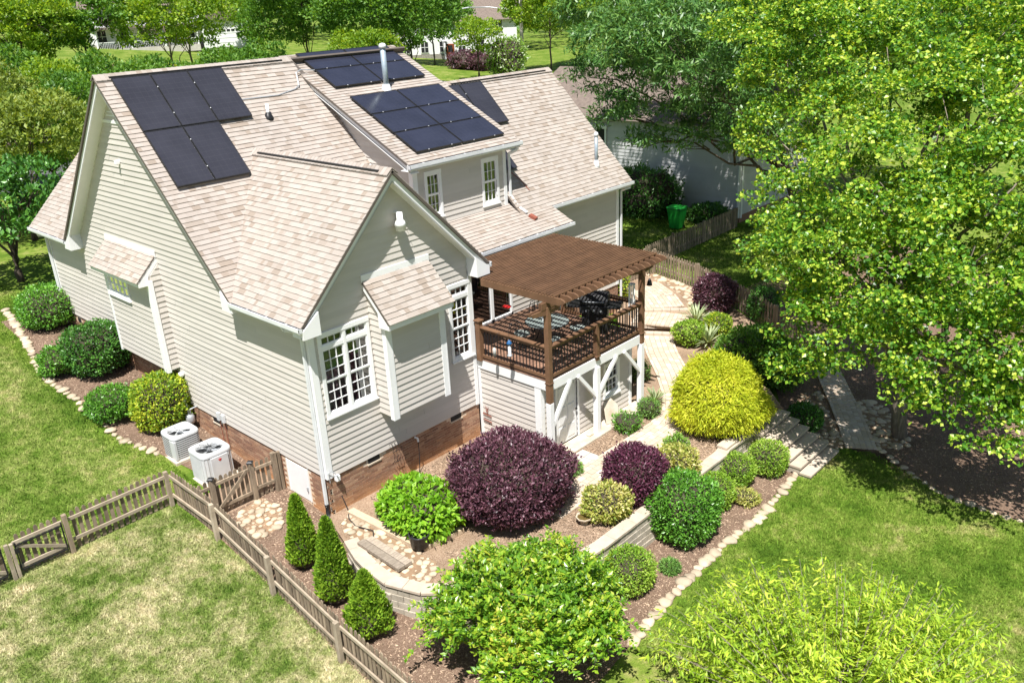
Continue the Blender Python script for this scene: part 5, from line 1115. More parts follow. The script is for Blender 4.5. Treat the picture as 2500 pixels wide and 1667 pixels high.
for (bx, by, w, h, lb, mt) in ((4.89, -3.42, .6, .3, 'low grassy herb clump by the corner post of the deck', 'herb'), (7.7, -3.26, .75, .42, 'green leafy herb clump beside the deck slab', 'holly'), (8.75, -3.2, .6, .5, 'feathery green plant beside the right deck post', 'herb'), (10.6, -1.6, .8, .6, 'grey green feathery plant between the deck and the curved path', 'herb'), (7.6, -6.95, .7, .25, 'low pale creeping plant in the lower bed mulch', 'varieg'), (4.1, -7.0, .35, .2, 'small grey green seedling in the lower bed mulch', 'herb')):
    B('herb_clump', lb, bx, by, w, h, LM[mt], 1400, .075, cat='plant', amp=.25, sh=.3, z=(TZ if by > -6 else None), asp=.3)
B('herb_clump', 'small grey green tuft against the lime green shrub', .62, -1.15, .3, .3, LM['herb'], 600, .08, cat='plant', z=TZ, asp=.2)
B('purple_shrub', 'dark purple shrub against the far picket fence', 16.67, -.77, 1.4, 1.3, LM['purple'], 8000, .085, sh=.3)
B('round_shrub', 'small lime green shrub among the striped yuccas', 13.98, -1.35, 1.0, .75, LM['box'], 3500, .07, sh=.3, z=.15)
B('round_shrub', 'small yellow green shrub behind the striped yuccas', 15.2, -1.75, .9, .7, LM['ylw'], 3000, .07, sh=.3)
B('round_shrub', 'dark green clipped shrub beside the lower paved path', 11.95, -6.55, 1.0, .75, LM['deep'], 4000, .07, sh=.3)
B('round_shrub', 'dark evergreen shrub beyond the purple one by the far fence', 17.3, -2.4, 1.0, 1.2, LM['deep'], 4000, .07, sh=.3)
B('round_shrub', 'lime green shrub growing behind the deck grill', 11.2, .55, 1.3, 1.35, LM['lime'], 4500, .085, sh=.2, z=.3)
B('round_shrub', 'feathery dark green shrub in shade behind the golden bush', 13.2, -4.3, 2.2, 1.3, LM['midg'], 9000, .10, sh=.2, amp=.2, z=.05)
B('round_shrub', 'feathery green shrub in shade under the maple edge', 13.8, -4.2, 2.6, 1.5, LM['midg'], 9000, .10, sh=.2, amp=.2)
def yucca(x, y, z, r, n, label):
    t = thing('yucca', label, 'plant', (x, y, z)); V = []; Fc = []
    for i in range(n):
        a = rng.uniform(0, 6.28); e = rng.uniform(.25, 1.25); L_ = r*rng.uniform(.8, 1.15); d = np.array([math.cos(a)*math.cos(e), math.sin(a)*math.cos(e), math.sin(e)]); s = np.array([-math.sin(a), math.cos(a), 0])*.022; p = np.array([x, y, z+.03]); k = len(V)
        q = p+d*L_*.55; tip = p+d*L_+np.array([0, 0, -.12*L_]); V += [p-s*.6, p+s*.6, q+s, q-s, tip]; Fc += [(k, k+1, k+2), (k, k+2, k+3), (k+3, k+2, k+4)]
    obj('leaf_rosette', fastmesh('leaf_rosette', V, Fc, LM['yucca']), t)
yucca(14.4, -1.8, .2, .8, 90, 'pale striped yucca rosette nearest the golden bush'); yucca(15.6, -.6, .36, .8, 90, 'pale striped yucca rosette beside the path steps'); yucca(9.75, -2.75, TZ, .55, 60, 'striped grassy rosette in the bed by the right deck post')
# pointed evergreens
def arbor(x, y, w, h, label, bare=False):
    z = h1(x, y); t = thing('evergreen', label, 'evergreen', (x, y, z), None); n = int(9500*w*h/1.4)
    a = rng.uniform(0, 6.28, n); k = rng.uniform(0, 1, n)**.75; R_ = w/2*np.clip((1-k)**.72*1.12, 0, 1)*np.minimum(1, .55+k*4.)*(1+.10*np.sin(a*5+k*9)+.08*np.sin(a*3-k*17)); rr = R_*(1-.22*rng.uniform(0, 1, n)**2)
    P = np.stack([x+rr*np.cos(a), y+rr*np.sin(a), z+.06+k*h], 1); o = np.stack([np.cos(a), np.sin(a), np.full(n, .5)], 1)
    v, f = leaves(P, unit(o), .085, .42, .9, .7, .1); obj('foliage', fastmesh('foliage', v, f, LM['arb']), t)
    MB().lathe((x, y, z), [(.05, -.05), (w*.36, .10), (w*.40, .3*h), (w*.26, .65*h), (.03, .95*h)], 12).build('twigs', TWIG, t)
arbor(-1.40, -.80, .70, 1.75, 'pointed evergreen standing first from the picket gate'); arbor(-1.22, -.72+.1, .5, 1.35, 'slim pointed evergreen pressed against the first one from the gate')
arbor(-1.55, -2.15, .78, 1.98, 'tallest pointed evergreen in the middle of the fence row'); arbor(-1.62, -3.38, .95, 1.42, 'stout browning evergreen at the end of the fence row')
# ------------------------------------------------------------------ trees
def tube_path(a, b, k=5, wob=.08):
    a, b = Vector(a), Vector(b); L_ = (b-a).length; return [a+(b-a)*i/k+(Vector(rng.normal(size=3))*wob*L_/k if 0 < i < k else Vector()) for i in range(k+1)]
def tree(name, label, base, lobes, mat, dens, lsize, asp=.9, clump=.5, flat=.6, bark='bark', tr=.16, group=None, up=.25, droop=.0, spread=.9, limb=True, per=70, fold=.2, trunks=None, inner=.25):
    base = Vector(base); t = thing(name, label, 'tree', base, group); cs = []; os_ = []
    for (c, r_) in lobes:
        c = np.array(c); n = max(3, int(dens*r_*r_)); d = sphere_dirs(n, -.65); rr = r_*(1-inner*rng.uniform(0, 1, n)**1.2)*lump(d, int(abs(c[0])*10) % 997, .12); p = c+d*rr[:, None]*np.array([1, 1, .85])
        keep = np.ones(n, bool)
        for (c2, r2) in lobes:
            c2 = np.array(c2)
            if not np.allclose(c2, c): keep &= np.linalg.norm((p-c2)/np.array([1, 1, .85]), axis=1) > r2*.72
        cs.append(p[keep]); os_.append(d[keep])
    C_ = np.concatenate(cs); O_ = np.concatenate(os_); m = len(C_)
    ix = np.repeat(np.arange(m), per); sc = clump*rng.uniform(.6, 1.25, m)[ix][:, None]; dd = sphere_dirs(len(ix), -.35)
    P = C_[ix]+dd*sc*np.array([1, 1, flat])*rng.uniform(.35, 1, (len(ix), 1))**.5; o = unit(dd*.7+O_[ix]*.4+np.array([0, 0, .3]))
    ok = P[:, 2] > base.z+.3; v, f = leaves(P[ok], o[ok], lsize, asp, up, spread, fold, droop); obj('crown', fastmesh('crown', v, f, mat), t)
    tm = MB(); ctr = Vector(np.mean([l[0] for l in lobes], axis=0)); top = Vector((base.x*.5+ctr.x*.5, base.y*.5+ctr.y*.5, ctr.z)); pts = tube_path(base-Z3*.1, top, 6, .05); tm.tube(pts, tr, 8, tr*.45); to = tm.build('trunk', MT[bark], t, True)
    if limb:
        for (c, r_) in lobes:
            c = Vector(c); s = pts[2+int(rng.integers(0, 4))]; b = MB(); b.tube(tube_path(s, c, 5, .18), tr*.38, 6, .02)
            for k in range(3): e = c+Vector(rng.normal(size=3))*r_*.3; b.tube(tube_path(c+(s-c)*.25, e, 3, .2), .03, 5, .008)
            b.build('limb', MT[bark], t, True)
    return t
dm = lambda a: float(np.interp(a, [1850, 2000, 2200, 2400, 2600], [23.5, 21.5, 20.2, 19.5, 19.0]))
ML = [(2000, 600, 24.5, 1.55), (2140, 450, 25, 1.9), (2300, 290, 26, 2.1), (2050, 320, 27, 1.5), (2200, 690, 24, 1.9), (2380, 600, 24, 2.1), (2010, 790, 24.5, 1.25), (2120, 860, 24, 1.25), (2290, 840, 23.5, 1.5), (2450, 840, 23, 1.5), (2430, 1020, 22.5, 1.15), (2490, 440, 25, 1.9), (2170, 170, 28, 2.1), (2350, 90, 28, 2.3), (2500, 190, 27, 2.3), (1925, 500, 25.5, 1.0), (1885, 620, 25.2, .8), (1920, 190, 29, 1.5), (1900, 330, 28.5, 1.2), (2000, 60, 29, 1.9), (1850, 40, 30, 1.6), (2220, 950, 23.7, .75), (2570, 1040, 22, 1.3), (2570, 700, 23, 1.9), (2450, 330, 28, 2.2), (2480, 600, 27, 2.0), (2400, 470, 27, 2.0), (2500, 880, 25.5, 1.5), (1950, 880, 24.5, .7), (2330, 980, 23, .8), (2250, 560, 27, 2.2), (2080, 700, 26.5, 1.8), (2350, 750, 26.5, 2.)]
tree('maple_tree', 'huge glossy green maple tree filling the right side of the yard', (13.6, -8.6, h1(13.6, -8.6)), [(tuple(px(x, y, d)), r_) for x, y, d, r_ in [(a, b, dm(a)+max(0, c-24.5)*.8, e*dm(a)/23.5) for a, b, c, e in ML]], LM['maple'], 25, .095, .9, .5, .5, 'barkl', .24, per=105, up=.0, droop=.35)
OL = [(1500, 110, 35, 1.7), (1620, 210, 34, 1.8), (1490, 280, 34, 1.0), (1700, 290, 34, 1.3), (1580, 50, 36, 2.0), (1730, 120, 35, 2.0), (1440, 190, 36, .9), (1450, 20, 37, 1.5), (1570, 340, 33.5, .65), (1660, 340, 34, .7), (1790, 250, 34, 1.3), (1640, 30, 37, 2.1), (1820, 60, 36, 2.1), (1860, 200, 35, 1.7), (1850, 330, 34, 1.2), (1950, 100, 36, 2.2), (1700, -100, 36, 2.4), (1550, -80, 38, 2.2), (1540, 110, 31.5, 1.5), (1670, 140, 31, 1.6), (1750, 210, 30.5, 1.3), (1610, 60, 31.5, 1.7), (1900, -80, 36, 2.4)]  # nearer lobes and ones above the view are added to shade the neighbour's yard
op = px(1650, 200, 39); tree('oak_tree', 'dark feathery willow oak between the right wing and the grey house', (28.2, 1.2, h1(28, 1)), [(tuple(px(x, y, d)), r_) for x, y, d, r_ in OL], LM['oak'], 26, .22, .26, .5, .5, 'bark', .24, per=60, up=.1, droop=.55, spread=1.0, fold=0)
def simple_tree(label, gpx, h, r_, d, mat, n=6, bark='bark', lsize=.22, dens=8, name='tree', tr=.16, group=None, squash=.8, per=50, clump=.6, asp=.6, lift=.62):
    # foot seen at pixel gpx at depth d; crown of n lobes round the trunk top
    p = px(*gpx, d); z = h1(p.x, p.y); c = Vector((p.x, p.y, z+h*lift)); lob = []
    for i in range(n): a = i*2.4+rng.uniform(0, .8); q = r_*(.55 if i else 0); lob.append(((c.x+q*math.cos(a), c.y+q*math.sin(a), c.z+rng.uniform(-.35, .4)*h*.5*squash), r_*rng.uniform(.45, .62)))
    return tree(name, label, (p.x, p.y, z), lob, mat, dens, lsize, asp, clump, .6, bark, tr, group, per=per)
# glossy crape myrtle in the foreground: twigs with paired leaves
def myrtle(x, y, h, r_, label):
    z = h1(x, y); t = thing('crape_myrtle', label, 'tree', (x, y, z)); lob = []
    for i in range(15):                             # uneven lobes, one per main limb
        a = i*2.4; q = r_*math.sqrt((i+.3)/15)*.74; lob.append((np.array([x+q*math.cos(a), y+q*math.sin(a), z+h*(.72-.36*(q/r_)**2)+rng.uniform(-.22, .22)]), rng.uniform(.38, .66)))
    P = []; T = []; O = []; b = MB()
    for c, lr in lob:
        n = int(330*lr); d = sphere_dirs(n, -.45); s0 = c+d*lr*rng.uniform(.35, .95, (n, 1))*np.array([1, 1, .75])
        dr = unit(d*.8+rng.normal(size=(n, 3))*.45+np.array([0, 0, .25])); Ls = rng.uniform(.16, .46, n); Ls[rng.uniform(0, 1, n) < .05] *= 1.6
        for i in range(n):
            k = max(3, int(Ls[i]/.036)); s = np.linspace(.05, 1, k); side = unit(np.cross(dr[i], np.array([0, 0, 1.])+rng.normal(size=3)*.4)); pts = s0[i]+dr[i]*(s*Ls[i])[:, None]+np.array([0, 0, -.12])*(s**2)[:, None]*Ls[i]
            for sg in (-1, 1): P.append(pts+rng.normal(size=pts.shape)*.008); T.append(np.tile(unit(side*sg*.9+dr[i]*.5+np.array([0, 0, .12])), (k, 1))); O.append(np.tile(np.array([0, 0, 1.])+d[i]*.35, (k, 1)))
            if i % 4 == 0: b.tube([tuple(c+(s0[i]-c)*.2), tuple(s0[i]), tuple(s0[i]+dr[i]*Ls[i]*.9)], .006, 4, .0025)
        MB().tube(tube_path((x+rng.uniform(-.1, .1), y+rng.uniform(-.1, .1), z-.05), tuple(c), 6, .12), .035, 6, .012).build('trunk', MT['barkl'], t, True)
    P, T, O = np.concatenate(P), np.concatenate(T), np.concatenate(O); v, f = leaves(P, unit(O), .095, .52, 0, .9, .18, tip=T); obj('crown', fastmesh('crown', v, f, LM['myrtle']), t)
    b.build('branches', MT['barkl'], t)
myrtle(-.02, -6.5, 2.5, 2.0, 'glossy yellow green crape myrtle tree in front of the big purple shrub')
# airy willow leaved tree at the near edge of the lawn, seen from above
def willow(x, y, h, r_, label):
    z = h1(x, y); t = thing('willow_tree', label, 'tree', (x, y, z)); P = []; T = []; O = []; br = MB(); nb = 240
    for i in range(nb):
        a = rng.uniform(0, 6.28); q = r_*math.sqrt(rng.uniform(.02, 1)); top = np.array([x+q*math.cos(a), y+q*math.sin(a), z+h*(1-.38*(q/r_)**2)*rng.uniform(.72, 1.05)]); st = np.array([x+.35*q*math.cos(a), y+.35*q*math.sin(a), z+h*.35]); L_ = np.linalg.norm(top-st); k = int(L_/.03); s = rng.uniform(.25, 1, k)
        pts = st+(top-st)*s[:, None]+rng.normal(size=(k, 3))*.03; side = rng.normal(size=(k, 3)); side[:, 2] = -.35
        br.tube([tuple(st), tuple((st+top)/2+rng.normal(size=3)*.06), tuple(top)], .011, 5, .003)
        sub = pts+unit(side)*rng.uniform(.02, .22, (k, 1))
        for m in range(2): P.append(sub+rng.normal(size=(k, 3))*.05); T.append(unit(side+np.array([0, 0, -.5])+rng.normal(size=(k, 3))*.5)); O.append(np.tile([0, 0, 1.], (k, 1)))
    P, T, O = map(np.concatenate, (P, T, O)); v, f = leaves(P, O, .125, .26, 0, .6, .1, tip=T); obj('crown', fastmesh('crown', v, f, LM['willow']), t); br.build('branches', MT['barkl'], t)
    MB().tube(tube_path((x, y, z-.05), (x, y, z+h*.4), 4, .03), .05, 8, .03).build('trunk', MT['barkl'], t, True)
WT = gp(2060, 1640, 1.0)
willow(WT.x, WT.y, 2.9, 3.3, 'airy yellow green willow leaved tree at the near edge of the lawn')
# ------------------------------------------------------------------ grass and mulch
def frustum(P, mar=60):
    d = P-np.array(CAM); z = d@np.array(CF); X = 1250+2072.968*(d@np.array(CR))/z; Y = 833.5-2072.968*(d@np.array(CU))/z; return (z > 1) & (X > -mar) & (X < 2500+mar) & (Y > -mar) & (Y < 1667+mar)
def blades(name, box, poly, excl, dens, hgt, wid):
    x0, x1, y0, y1 = box; n = int((x1-x0)*(y1-y0)*dens); x = rng.uniform(x0, x1, n); y = rng.uniform(y0, y1, n); k = inpoly(x, y, poly) if poly else np.ones(n, bool)
    for e in excl: k &= ~inpoly(x, y, e)
    x, y = x[k], y[k]; P = np.stack([x, y, H(x, y)], 1); P = P[frustum(P)]; n = len(P)
    a = rng.uniform(0, 6.28, n); s = np.stack([np.cos(a), np.sin(a), 0*a], 1)*wid*rng.uniform(.6, 1.3, (n, 1)); h_ = hgt*rng.uniform(.5, 1.3, n); ln = rng.normal(size=(n, 2))*.55*h_[:, None]
    tip = P+np.stack([ln[:, 0], ln[:, 1], h_], 1); v = np.stack([P-s, P+s, tip], 1).reshape(-1, 3); f = np.arange(3*n).reshape(-1, 3)
    tag(obj(name, fastmesh(name, v, f, MT['blade'])), kind='stuff'); return n
ng = blades('grass', (-9.5, -2.30, -9.5, 3.56), None, [], 2300, .06, .012)
ng += blades('grass', (-9.5, 0, 3.6, 22), None, [SIDEBED, [(-1.5, 6.2), (-1.45, 3.2), (0, 3.2), (0, 6.2)]], 1500, .06, .013)
ng += blades('grass', (1, 13.5, -14, -7.42), [(1.6, -7.75), (5.7, -7.46), (8.2, -7.52), (10.2, -7.35), (11.7, -7.55), (12.2, -8.3), (11.75, -9.62), (11.27, -10.52), (11.24, -14), (.5, -14)], [], 2300, .055, .012)
ng += blades('grass', (19, 28, -2, 14), None, [], 350, .08, .02)
def chips(name, poly, zf, dens):
    P = np.array(poly); n = int((P[:, 0].max()-P[:, 0].min())*(P[:, 1].max()-P[:, 1].min())*dens); x = rng.uniform(P[:, 0].min(), P[:, 0].max(), n); y = rng.uniform(P[:, 1].min(), P[:, 1].max(), n); k = inpoly(x, y, poly); x, y = x[k], y[k]; z = zf(x, y)+rng.uniform(.004, .022, len(x)); Q = np.stack([x, y, z], 1); Q = Q[frustum(Q)]; n = len(Q)
    a = rng.uniform(0, 6.28, n); u = np.stack([np.cos(a), np.sin(a), rng.normal(size=n)*.25], 1)*rng.uniform(.012, .035, (n, 1)); w_ = np.stack([-np.sin(a), np.cos(a), rng.normal(size=n)*.4], 1)*rng.uniform(.004, .010, (n, 1))
    v = np.stack([Q-u-w_, Q+u-w_, Q+u+w_, Q-u+w_], 1).reshape(-1, 3); tag(obj(name, fastmesh(name, v, np.arange(4*n).reshape(-1, 4), MT['chip'])), kind='stuff')
PATHP = [(3.3, -3.38), (9.3, -3.35), (14.6, .4), (14.2, -.6), (9.4, -4.5), (3.3, -4.5)]
chips('mulch_chips', [(1.0, -.1), (5, -.1), (5.1, -2.7), (9.2, -2.8), (9.2, -3.35), (3.3, -3.36), (1, -2.6)], lambda x, y: TZ+0*x, 700)
chips('mulch_chips', [(.6, -3.2), (3.2, -4.5), (9.2, -4.55), (9.2, -5.6), (3, -5.6), (1.2, -5.2)], lambda x, y: TZ+0*x, 700)
chips('mulch_chips', GATEBED, H, 600); chips('mulch_chips', SIDEBED, H, 500)
chips('mulch_chips', [(11.6, -14), (18, -14), (18, -4), (13, -5.4), (12.5, -8.7)], H, 250)
# ------------------------------------------------------------------ neighbours and the far background
NH = thing('house', 'grey sided neighbour house in shade behind the oak and green bin', 'house', (28.2, 8, .7))
siding_wall(Fr((28.1, 4.6, .0), (0, 1, 0), (-1, 0, 0)), .95, 5.2, lambda z: (0, 14), [(8.2, 9.5, 3.1, 4.6)], NH, 'wall', 'nsid', .18)
siding_wall(Fr((28.1, 4.6, .0), (1, 0, 0), (0, -1, 0)), .95, 5.2, lambda z: (0, 8), [], NH, 'wall', 'nsid', .18)
MB().box(28.06, 28.2, 4.54, 4.7, .8, 5.2).build('corner_board', MT['trimw'], NH); MB().box(27.96, 28.06, 4.62, 4.72, .8, 5.2).build('downspout', MT['trimw'], NH)
MB().box(28.13, 36, 4.64, 18.5, .3, .95).build('foundation', MT['brick'], NH)
nw = MB().box(28.0, 28.09, 12.75, 12.85, 3.0, 4.75); nw.box(28.0, 28.09, 14.05, 14.15, 3.0, 4.75); nw.box(28.0, 28.09, 12.85, 14.05, 3.0, 3.1); nw.box(27.98, 28.09, 12.7, 14.2, 4.62, 4.8); nw.box(28.02, 28.07, 13.43, 13.47, 3.1, 4.62); nw.box(28.02, 28.07, 12.85, 14.05, 3.85, 3.9)
nwo = nw.build('window', MT['trimw'], NH); MB().box(28.09, 28.12, 12.85, 14.05, 3.1, 4.62).build('pane', MT['dark'], nwo)
MB().poly([(27.6, 4.2, 5.2), (36.5, 4.2, 5.2), (32, 4.2, 7.4)], (0, 15, 0)).build('roof', MT['nroof'], NH)
BINL = Vector((25.45, 6.55, h1(25.5, 6.5))); t = thing('wheelie_bin', 'bright green wheeled rubbish bin by the neighbour house wall', 'bin', BINL)
def taper(c, s0, s1, z0, z1): x, y, z = c; return [(x-s0, y-s0*1.1, z+z0), (x+s0, y-s0*1.1, z+z0), (x+s0, y+s0*1.1, z+z0), (x-s0, y+s0*1.1, z+z0), (x-s1, y-s1*1.1, z+z1), (x+s1, y-s1*1.1, z+z1), (x+s1, y+s1*1.1, z+z1), (x-s1, y+s1*1.1, z+z1)]
MB().add(taper(BINL, .24, .34, .06, 1.02), BOXF).build('bin_body', MT['green'], t, bevel=.03); MB().add(taper(BINL, .37, .35, 1.03, 1.12), BOXF).build('lid', MT['green'], t, bevel=.03); MB().add(taper(BINL, .29, .30, .66, .74), BOXF).build('band', MT['green'], t, bevel=.01)
for s in (-1, 1): MB().tube([(BINL.x+.2, BINL.y+s*.24, BINL.z+.1), (BINL.x+.2, BINL.y+s*.30, BINL.z+.1)], .1, 14).build('wheel', MT['pot'], t)
bush('dark_shrub', 'tall dark shrub left of the green bin against the grey wall', 26.6, 9.3, h1(26.6, 9.3), 2.6, 3.4, 2.3, LM['deep'], 7000, .13, amp=.25)
bush('dark_shrub', 'low dark shrub right of the green bin against the grey wall', 27.2, 5.8, h1(27, 6), 1.3, 2.0, .9, LM['deep'], 3000, .13, amp=.25)
bush('round_shrub', 'small bright shrub at the right wing corner', 15.6, 3.0, h1(15.6, 3), 1.0, 1.0, 1.5, LM['ylw'], 2500, .08, amp=.25)
# streets
def strip(name, a, b, w_, mat, off=.02):
    a, b = Vector((*a, 0)), Vector((*b, 0)); d = (b-a).normalized(); n = Vector((-d.y, d.x, 0)); k = int((b-a).length/2)+1; v = []; f = []
    for i in range(k+1):
        p = a+(b-a)*i/k
        for s in (-1, 0, 1): q = p+n*s*w_/2; v.append((q.x, q.y, h1(q.x, q.y)+off))
    for i in range(k): f += [(3*i, 3*i+1, 3*i+4, 3*i+3), (3*i+1, 3*i+2, 3*i+5, 3*i+4)]
    return tag(obj(name, mesh(name, v, f, MT[mat])), kind='structure')
strip('street', (-80, 36), (190, 62), 8, 'asphalt', .04); strip('driveway', (60, 35), (84, 60), 5, 'conc2', .06); strip('driveway', (34, 10), (66, 44), 4.5, 'conc2', .05); strip('driveway', (64, 92), (60, 60), 6, 'conc2', .05)
# far white houses
def far_house(label, c, w_, dp, h_, ang, kind):
    z = h1(*c); t = thing('house', label, 'house', (*c, z)); R_ = Matrix.Rotation(ang, 3, 'Z'); P = lambda x, y, q: Vector((*c, z))+R_ @ Vector((x, y, q))
    def bx(x0, x1, y0, y1, z0, z1, nm, mt, par=None): m = MB(); m.add([P(*q) for q in ((x0, y0, z0), (x1, y0, z0), (x1, y1, z0), (x0, y1, z0), (x0, y0, z1), (x1, y0, z1), (x1, y1, z1), (x0, y1, z1))], BOXF); return m.build(nm, MT[mt], par or t)
    bx(-w_/2, w_/2, 0, dp, -.5, h_, 'wall', 'nsidw'); bx(-w_/2-.05, w_/2+.05, -.08, .0, -.5, .9, 'stone_base', 'nstone')
    rf = MB(); rf.add([P(-w_/2-.6, -.6, h_), P(w_/2+.6, -.6, h_), P(w_/2+.6, dp+.6, h_), P(-w_/2-.6, dp+.6, h_), P(-w_/2-.6, dp/2, h_+dp*.4), P(w_/2+.6, dp/2, h_+dp*.4)], [(0, 1, 5, 4), (2, 3, 4, 5), (0, 4, 3), (1, 2, 5), (0, 3, 2, 1)]); rf.build('roof', MT['nroof'], t)
    def win(x, q, ww=1.1, hh=1.5):
        o = bx(x-ww/2-.1, x+ww/2+.1, -.10, -.02, q-.1, q+hh+.1, 'window', 'trimw'); bx(x-ww/2, x+ww/2, -.13, -.105, q, q+hh, 'pane', 'dark', o); bx(x-.03, x+.03, -.16, -.135, q, q+hh, 'muntin', 'trimw', o); bx(x-ww/2, x+ww/2, -.16, -.135, q+hh/2-.03, q+hh/2+.03, 'muntin', 'trimw', o)
    for x in np.arange(-w_/2+1.8, w_/2-1, 2.9):
        win(x, 1.2)
        if h_ > 4: win(x, 3.9)
    if kind == 'garage':
        bx(w_/2, w_/2+6.4, -3.5, dp-1, -.5, 3.4, 'garage', 'nsidw'); m = MB(); m.add([P(w_/2-.3, -4, 3.4), P(w_/2+6.8, -4, 3.4), P(w_/2+6.8, dp, 3.4), P(w_/2-.3, dp, 3.4), P(w_/2+3.2, -4, 6.2), P(w_/2+3.2, dp, 6.2)], [(0, 1, 4), (1, 2, 5, 4), (2, 3, 5), (3, 0, 4, 5), (0, 3, 2, 1)]); m.build('roof', MT['nroof'], t)
        g = bx(w_/2+.7, w_/2+5.7, -3.62, -3.5, -.2, 2.3, 'garage_door', 'trimw')
        for i in range(8): bx(w_/2+.9+i*.6, w_/2+1.35+i*.6, -3.66, -3.625, 1.85, 2.12, 'pane', 'dark', g)
        for i in range(3): bx(w_/2+.7, w_/2+5.7, -3.64, -3.625, .35+i*.62, .38+i*.62, 'panel_line', 'metal', g)
        bx(-w_/2+1.0, w_/2-.5, -2.4, -.02, -.5, .35, 'porch', 'conc2'); bx(-w_/2+.7, w_/2-.3, -2.7, -.1, 2.9, 3.15, 'porch_roof', 'nroof')
        for x in np.linspace(-w_/2+1.2, w_/2-.7, 4): bx(x-.1, x+.1, -2.4, -2.2, .35, 2.9, 'porch_post', 'trimw')
        for x in np.arange(-w_/2+1.3, w_/2-.8, .22): bx(x-.02, x+.02, -2.33, -2.29, .4, 1.2, 'baluster', 'trimw')
        bx(-w_/2+1.2, w_/2-.7, -2.36, -2.26, 1.2, 1.27, 'porch_rail', 'trimw')
    else:
        o = bx(-.1, 1.2, -.12, -.0, 0, 2.3, 'door', 'wdoor'); bx(.2, .9, -.15, -.125, 1.1, 2.1, 'pane', 'dark', o); bx(-.4, -.15, -.2, -.0, 0, 2.5, 'door_frame', 'trimw'); bx(1.25, 1.5, -.2, 0, 0, 2.5, 'door_frame', 'trimw')
    return t
p1 = px(420, 70, 118); far_house('white far house with stone base, porch and garage behind the thin trees', (p1.x-2, p1.y+4), 15, 9, 5.6, math.radians(-28), 'garage')
p2 = px(1090, 110, 132); far_house('white far house with reddish wooden door behind the street lamp', (p2.x, p2.y), 22, 9, 5.5, math.radians(-47), 'plain')
# tall board fence far left
FB = thing('board_fence', 'tall grey board fence beyond the trees on the far left', 'fence', (20, 60, 3))
pa, pb = px(-20, 175, 68), px(330, 195, 62); d = (pb-pa); k = 46
for i in range(k):
    q = pa+d*(i+.5)/k; z = h1(q.x, q.y); o = MB(); e = d.normalized()*.16; o.bar((q.x-e.x, q.y-e.y, z+.95+random.uniform(-.04, .04)), (q.x+e.x*.85, q.y+e.y*.85, z+.95), .03, 1.9); o.build('board', MT['fence'], FB)
# street lamp
sp = px(1277, 176, 112); z = h1(sp.x, sp.y); SLP = thing('street_lamp', 'pale wooden pole street lamp with long arm behind the house', 'street lamp', (sp.x, sp.y, z))
MB().tube([(sp.x, sp.y, z-.2), (sp.x, sp.y, z+13)], .25, 10, .2).build('pole', MT['conc2'], SLP, True)
ar = [px(1277, 34, 112), px(1240, 24, 112), px(1195, 18, 112), px(1145, 19, 112)]; MB().tube(ar, .06, 8).build('arm', MT['metal'], SLP, True); MB().bar(ar[3], px(1128, 22, 112), .35, .16).build('lamp_head', MT['metal'], SLP, bevel=.04)
# hedges and shrubs along the far gardens
def fb(label, gx_, gy_, d, w_, h_, mat, n=2500, size=.25, **k): p = px(gx_, gy_, d); bush('shrub', label, p.x, p.y, h1(p.x, p.y), w_, w_, h_, mat, n, size, amp=.2, **k)
fb('dark purple hedge shrub before the far white porch', 285, 155, 84, 4.2, 2.2, LM['purple']); fb('long purple hedge shrub near the reddish wooden door', 1140, 150, 118, 5.2, 2.4, LM['purple']); fb('purple hedge shrub next to the street lamp tree', 1175, 158, 117, 4, 2.0, LM['purple'])
fb('dark green rounded shrub right of the dormer ridge', 1075, 215, 66, 5.2, 3.6, LM['deep'], 5000); fb('dark green shrub beside the rounded one past the dormer', 1000, 200, 70, 4.5, 3.6, LM['midg'], 4000)
fb('yellow low shrub by the far stone base', 345, 150, 92, 2.6, 1.1, LM['gold'], 1500, .2); fb('second yellow low shrub by the far stone base', 400, 152, 94, 2.2, 1.0, LM['gold'], 1500, .2)
fb('white flowering round shrub left of the street lamp', 1240, 165, 105, 4.6, 4.8, LM['flower'], 4000, .25)
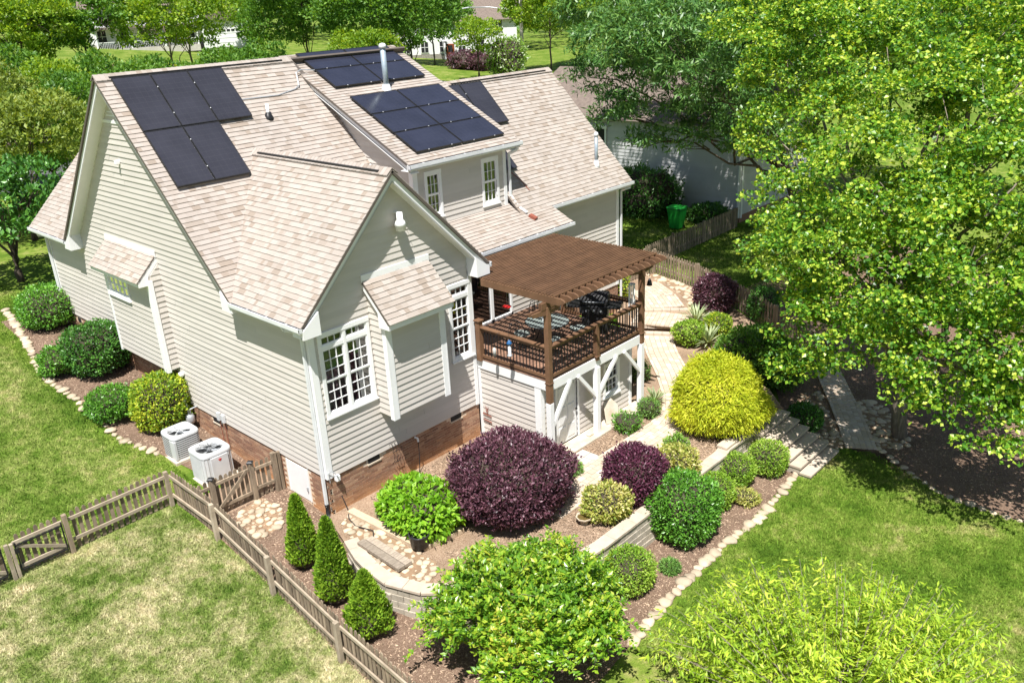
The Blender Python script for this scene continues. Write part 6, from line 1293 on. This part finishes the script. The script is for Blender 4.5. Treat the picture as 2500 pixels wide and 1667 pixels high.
# background trees, each placed by the foot of its trunk
BT = [
 ('olive green broad tree beyond the side lawn on the far left', (100, 640), 7.0, 3.4, 40, 'olive', 8, .17, 14), ('olive shrubby tree behind the side lawn nearest the front gable', (170, 560), 6.0, 2.8, 43, 'midg', 7, .17, 14),
 ('broad olive tree at the left picture corner past the street', (20, 420), 7.5, 3.6, 50, 'olive', 8, .18, 12), ('dark glossy magnolia tree at the corner of the side lawn', (55, 690), 4.6, 2.3, 34, 'deep', 8, .19, 16),
 ('yellow green light tree above the tall board fence', (90, 250), 10, 5, 76, 'bright', 8, .3, 7), ('thin light green tree with several trunks before the far porch', (430, 190), 12, 5, 84, 'bright', 7, .28, 5), ('thin light green tree right of the far porch', (480, 200), 11, 4.2, 88, 'bright', 6, .28, 4),
 ('green tree hiding the far white house corner', (230, 200), 11, 4.5, 80, 'midg', 7, .3, 6), ('dark green spreading tree behind the main ridge', (760, 170), 14, 6, 92, 'midg', 9, .3, 8), ('large dark green tree behind the dormer', (960, 210), 15, 6.5, 84, 'midg', 9, .3, 8),
 ('bright small tree before the dark one behind the dormer', (900, 200), 8, 3, 78, 'bright', 6, .26, 9), ('light green tree right of the street lamp', (1345, 150), 12, 5.2, 112, 'bright', 8, .32, 6), ('yellow green tree far right of the street lamp', (1440, 160), 13, 5, 118, 'bright', 7, .34, 6),
 ('dense hedge tree beyond the street at the left edge', (-30, 560), 6.5, 3.2, 42, 'olive', 8, .18, 14), ('dense rounded tree filling the gap left of the main gable', (190, 420), 6.5, 3.0, 50, 'midg', 8, .18, 13), ('bushy green tree behind the street beside the main gable', (130, 330), 7, 3.6, 60, 'bright', 8, .22, 10), ('green bushy tree below the tall board fence', (10, 300), 7.5, 4, 62, 'midg', 8, .22, 10), ('leafy tree between the gable peak and the far hedge', (300, 260), 7, 3.6, 68, 'midg', 8, .24, 9), ('leafy bright tree behind the upright solar panels', (420, 240), 6, 3.4, 72, 'midg', 8, .24, 9), ('dark tree behind the ridge between the two solar arrays', (600, 200), 7, 3.6, 76, 'midg', 8, .26, 8), ('leafy tree hiding the far white house right of the flue', (1010, 190), 11, 4.4, 96, 'midg', 7, .3, 7), ('light leafy tree before the reddish wooden door house', (1170, 190), 8, 2.6, 104, 'bright', 6, .28, 6), ('deep green tree left of the street lamp arm', (1060, 130), 14, 5.5, 122, 'midg', 7, .34, 6), ('bright tree over the far lawn left of the dormer', (640, 140), 13, 5, 116, 'bright', 7, .34, 5), ('tall dark tree behind the maple at the top right', (1980, 420), 15, 5.2, 40, 'midg', 9, .18, 14), ('tall green tree behind the maple at the far right', (2350, 350), 16, 5.6, 42, 'maple', 9, .18, 14), ('green tree behind the grey house roof', (1800, 250), 15, 5.5, 58, 'midg', 8, .22, 10)]
for lb, g, h_, r_, d, mt, n, ls, dn in BT: simple_tree(lb, g, h_, r_, d, LM[mt], n, lsize=ls, dens=dn*1.45, per=46, clump=.55*max(1, ls/.2), tr=.14 if d > 70 else .16, bark='barkl' if 'thin' in lb else 'bark')
# far wood closing the view behind the houses
V = []; Fc = []; off = 0
for i in range(190):
    X = rng.uniform(-700, 2700); d = rng.uniform(150, 215); p = px(X, 60, d); z = h1(p.x, p.y); r_ = rng.uniform(5, 8); n = 220; dr = sphere_dirs(n, -.5); P = np.array([p.x, p.y, z+r_*1.2])+dr*r_*rng.uniform(.75, 1.05, (n, 1))*np.array([1, 1, 1.25]); v, f = leaves(P, dr, 1.1, .8, .2, 1.); V.append(v); Fc.append(f+off); off += len(v)
tag(obj('woodland', fastmesh('woodland', np.concatenate(V), np.concatenate(Fc), LM['midg'])), 'distant green woodland behind the far houses', 'woodland', kind='stuff')
print('objects', len(bpy.data.objects), 'grass', ng, 'tris', sum(len(m.loop_triangles) if m.loop_triangles else sum(len(p.vertices)-2 for p in m.polygons) for m in bpy.data.meshes if len(m.polygons) < 2000)+sum(len(m.polygons) for m in bpy.data.meshes if len(m.polygons) >= 2000))
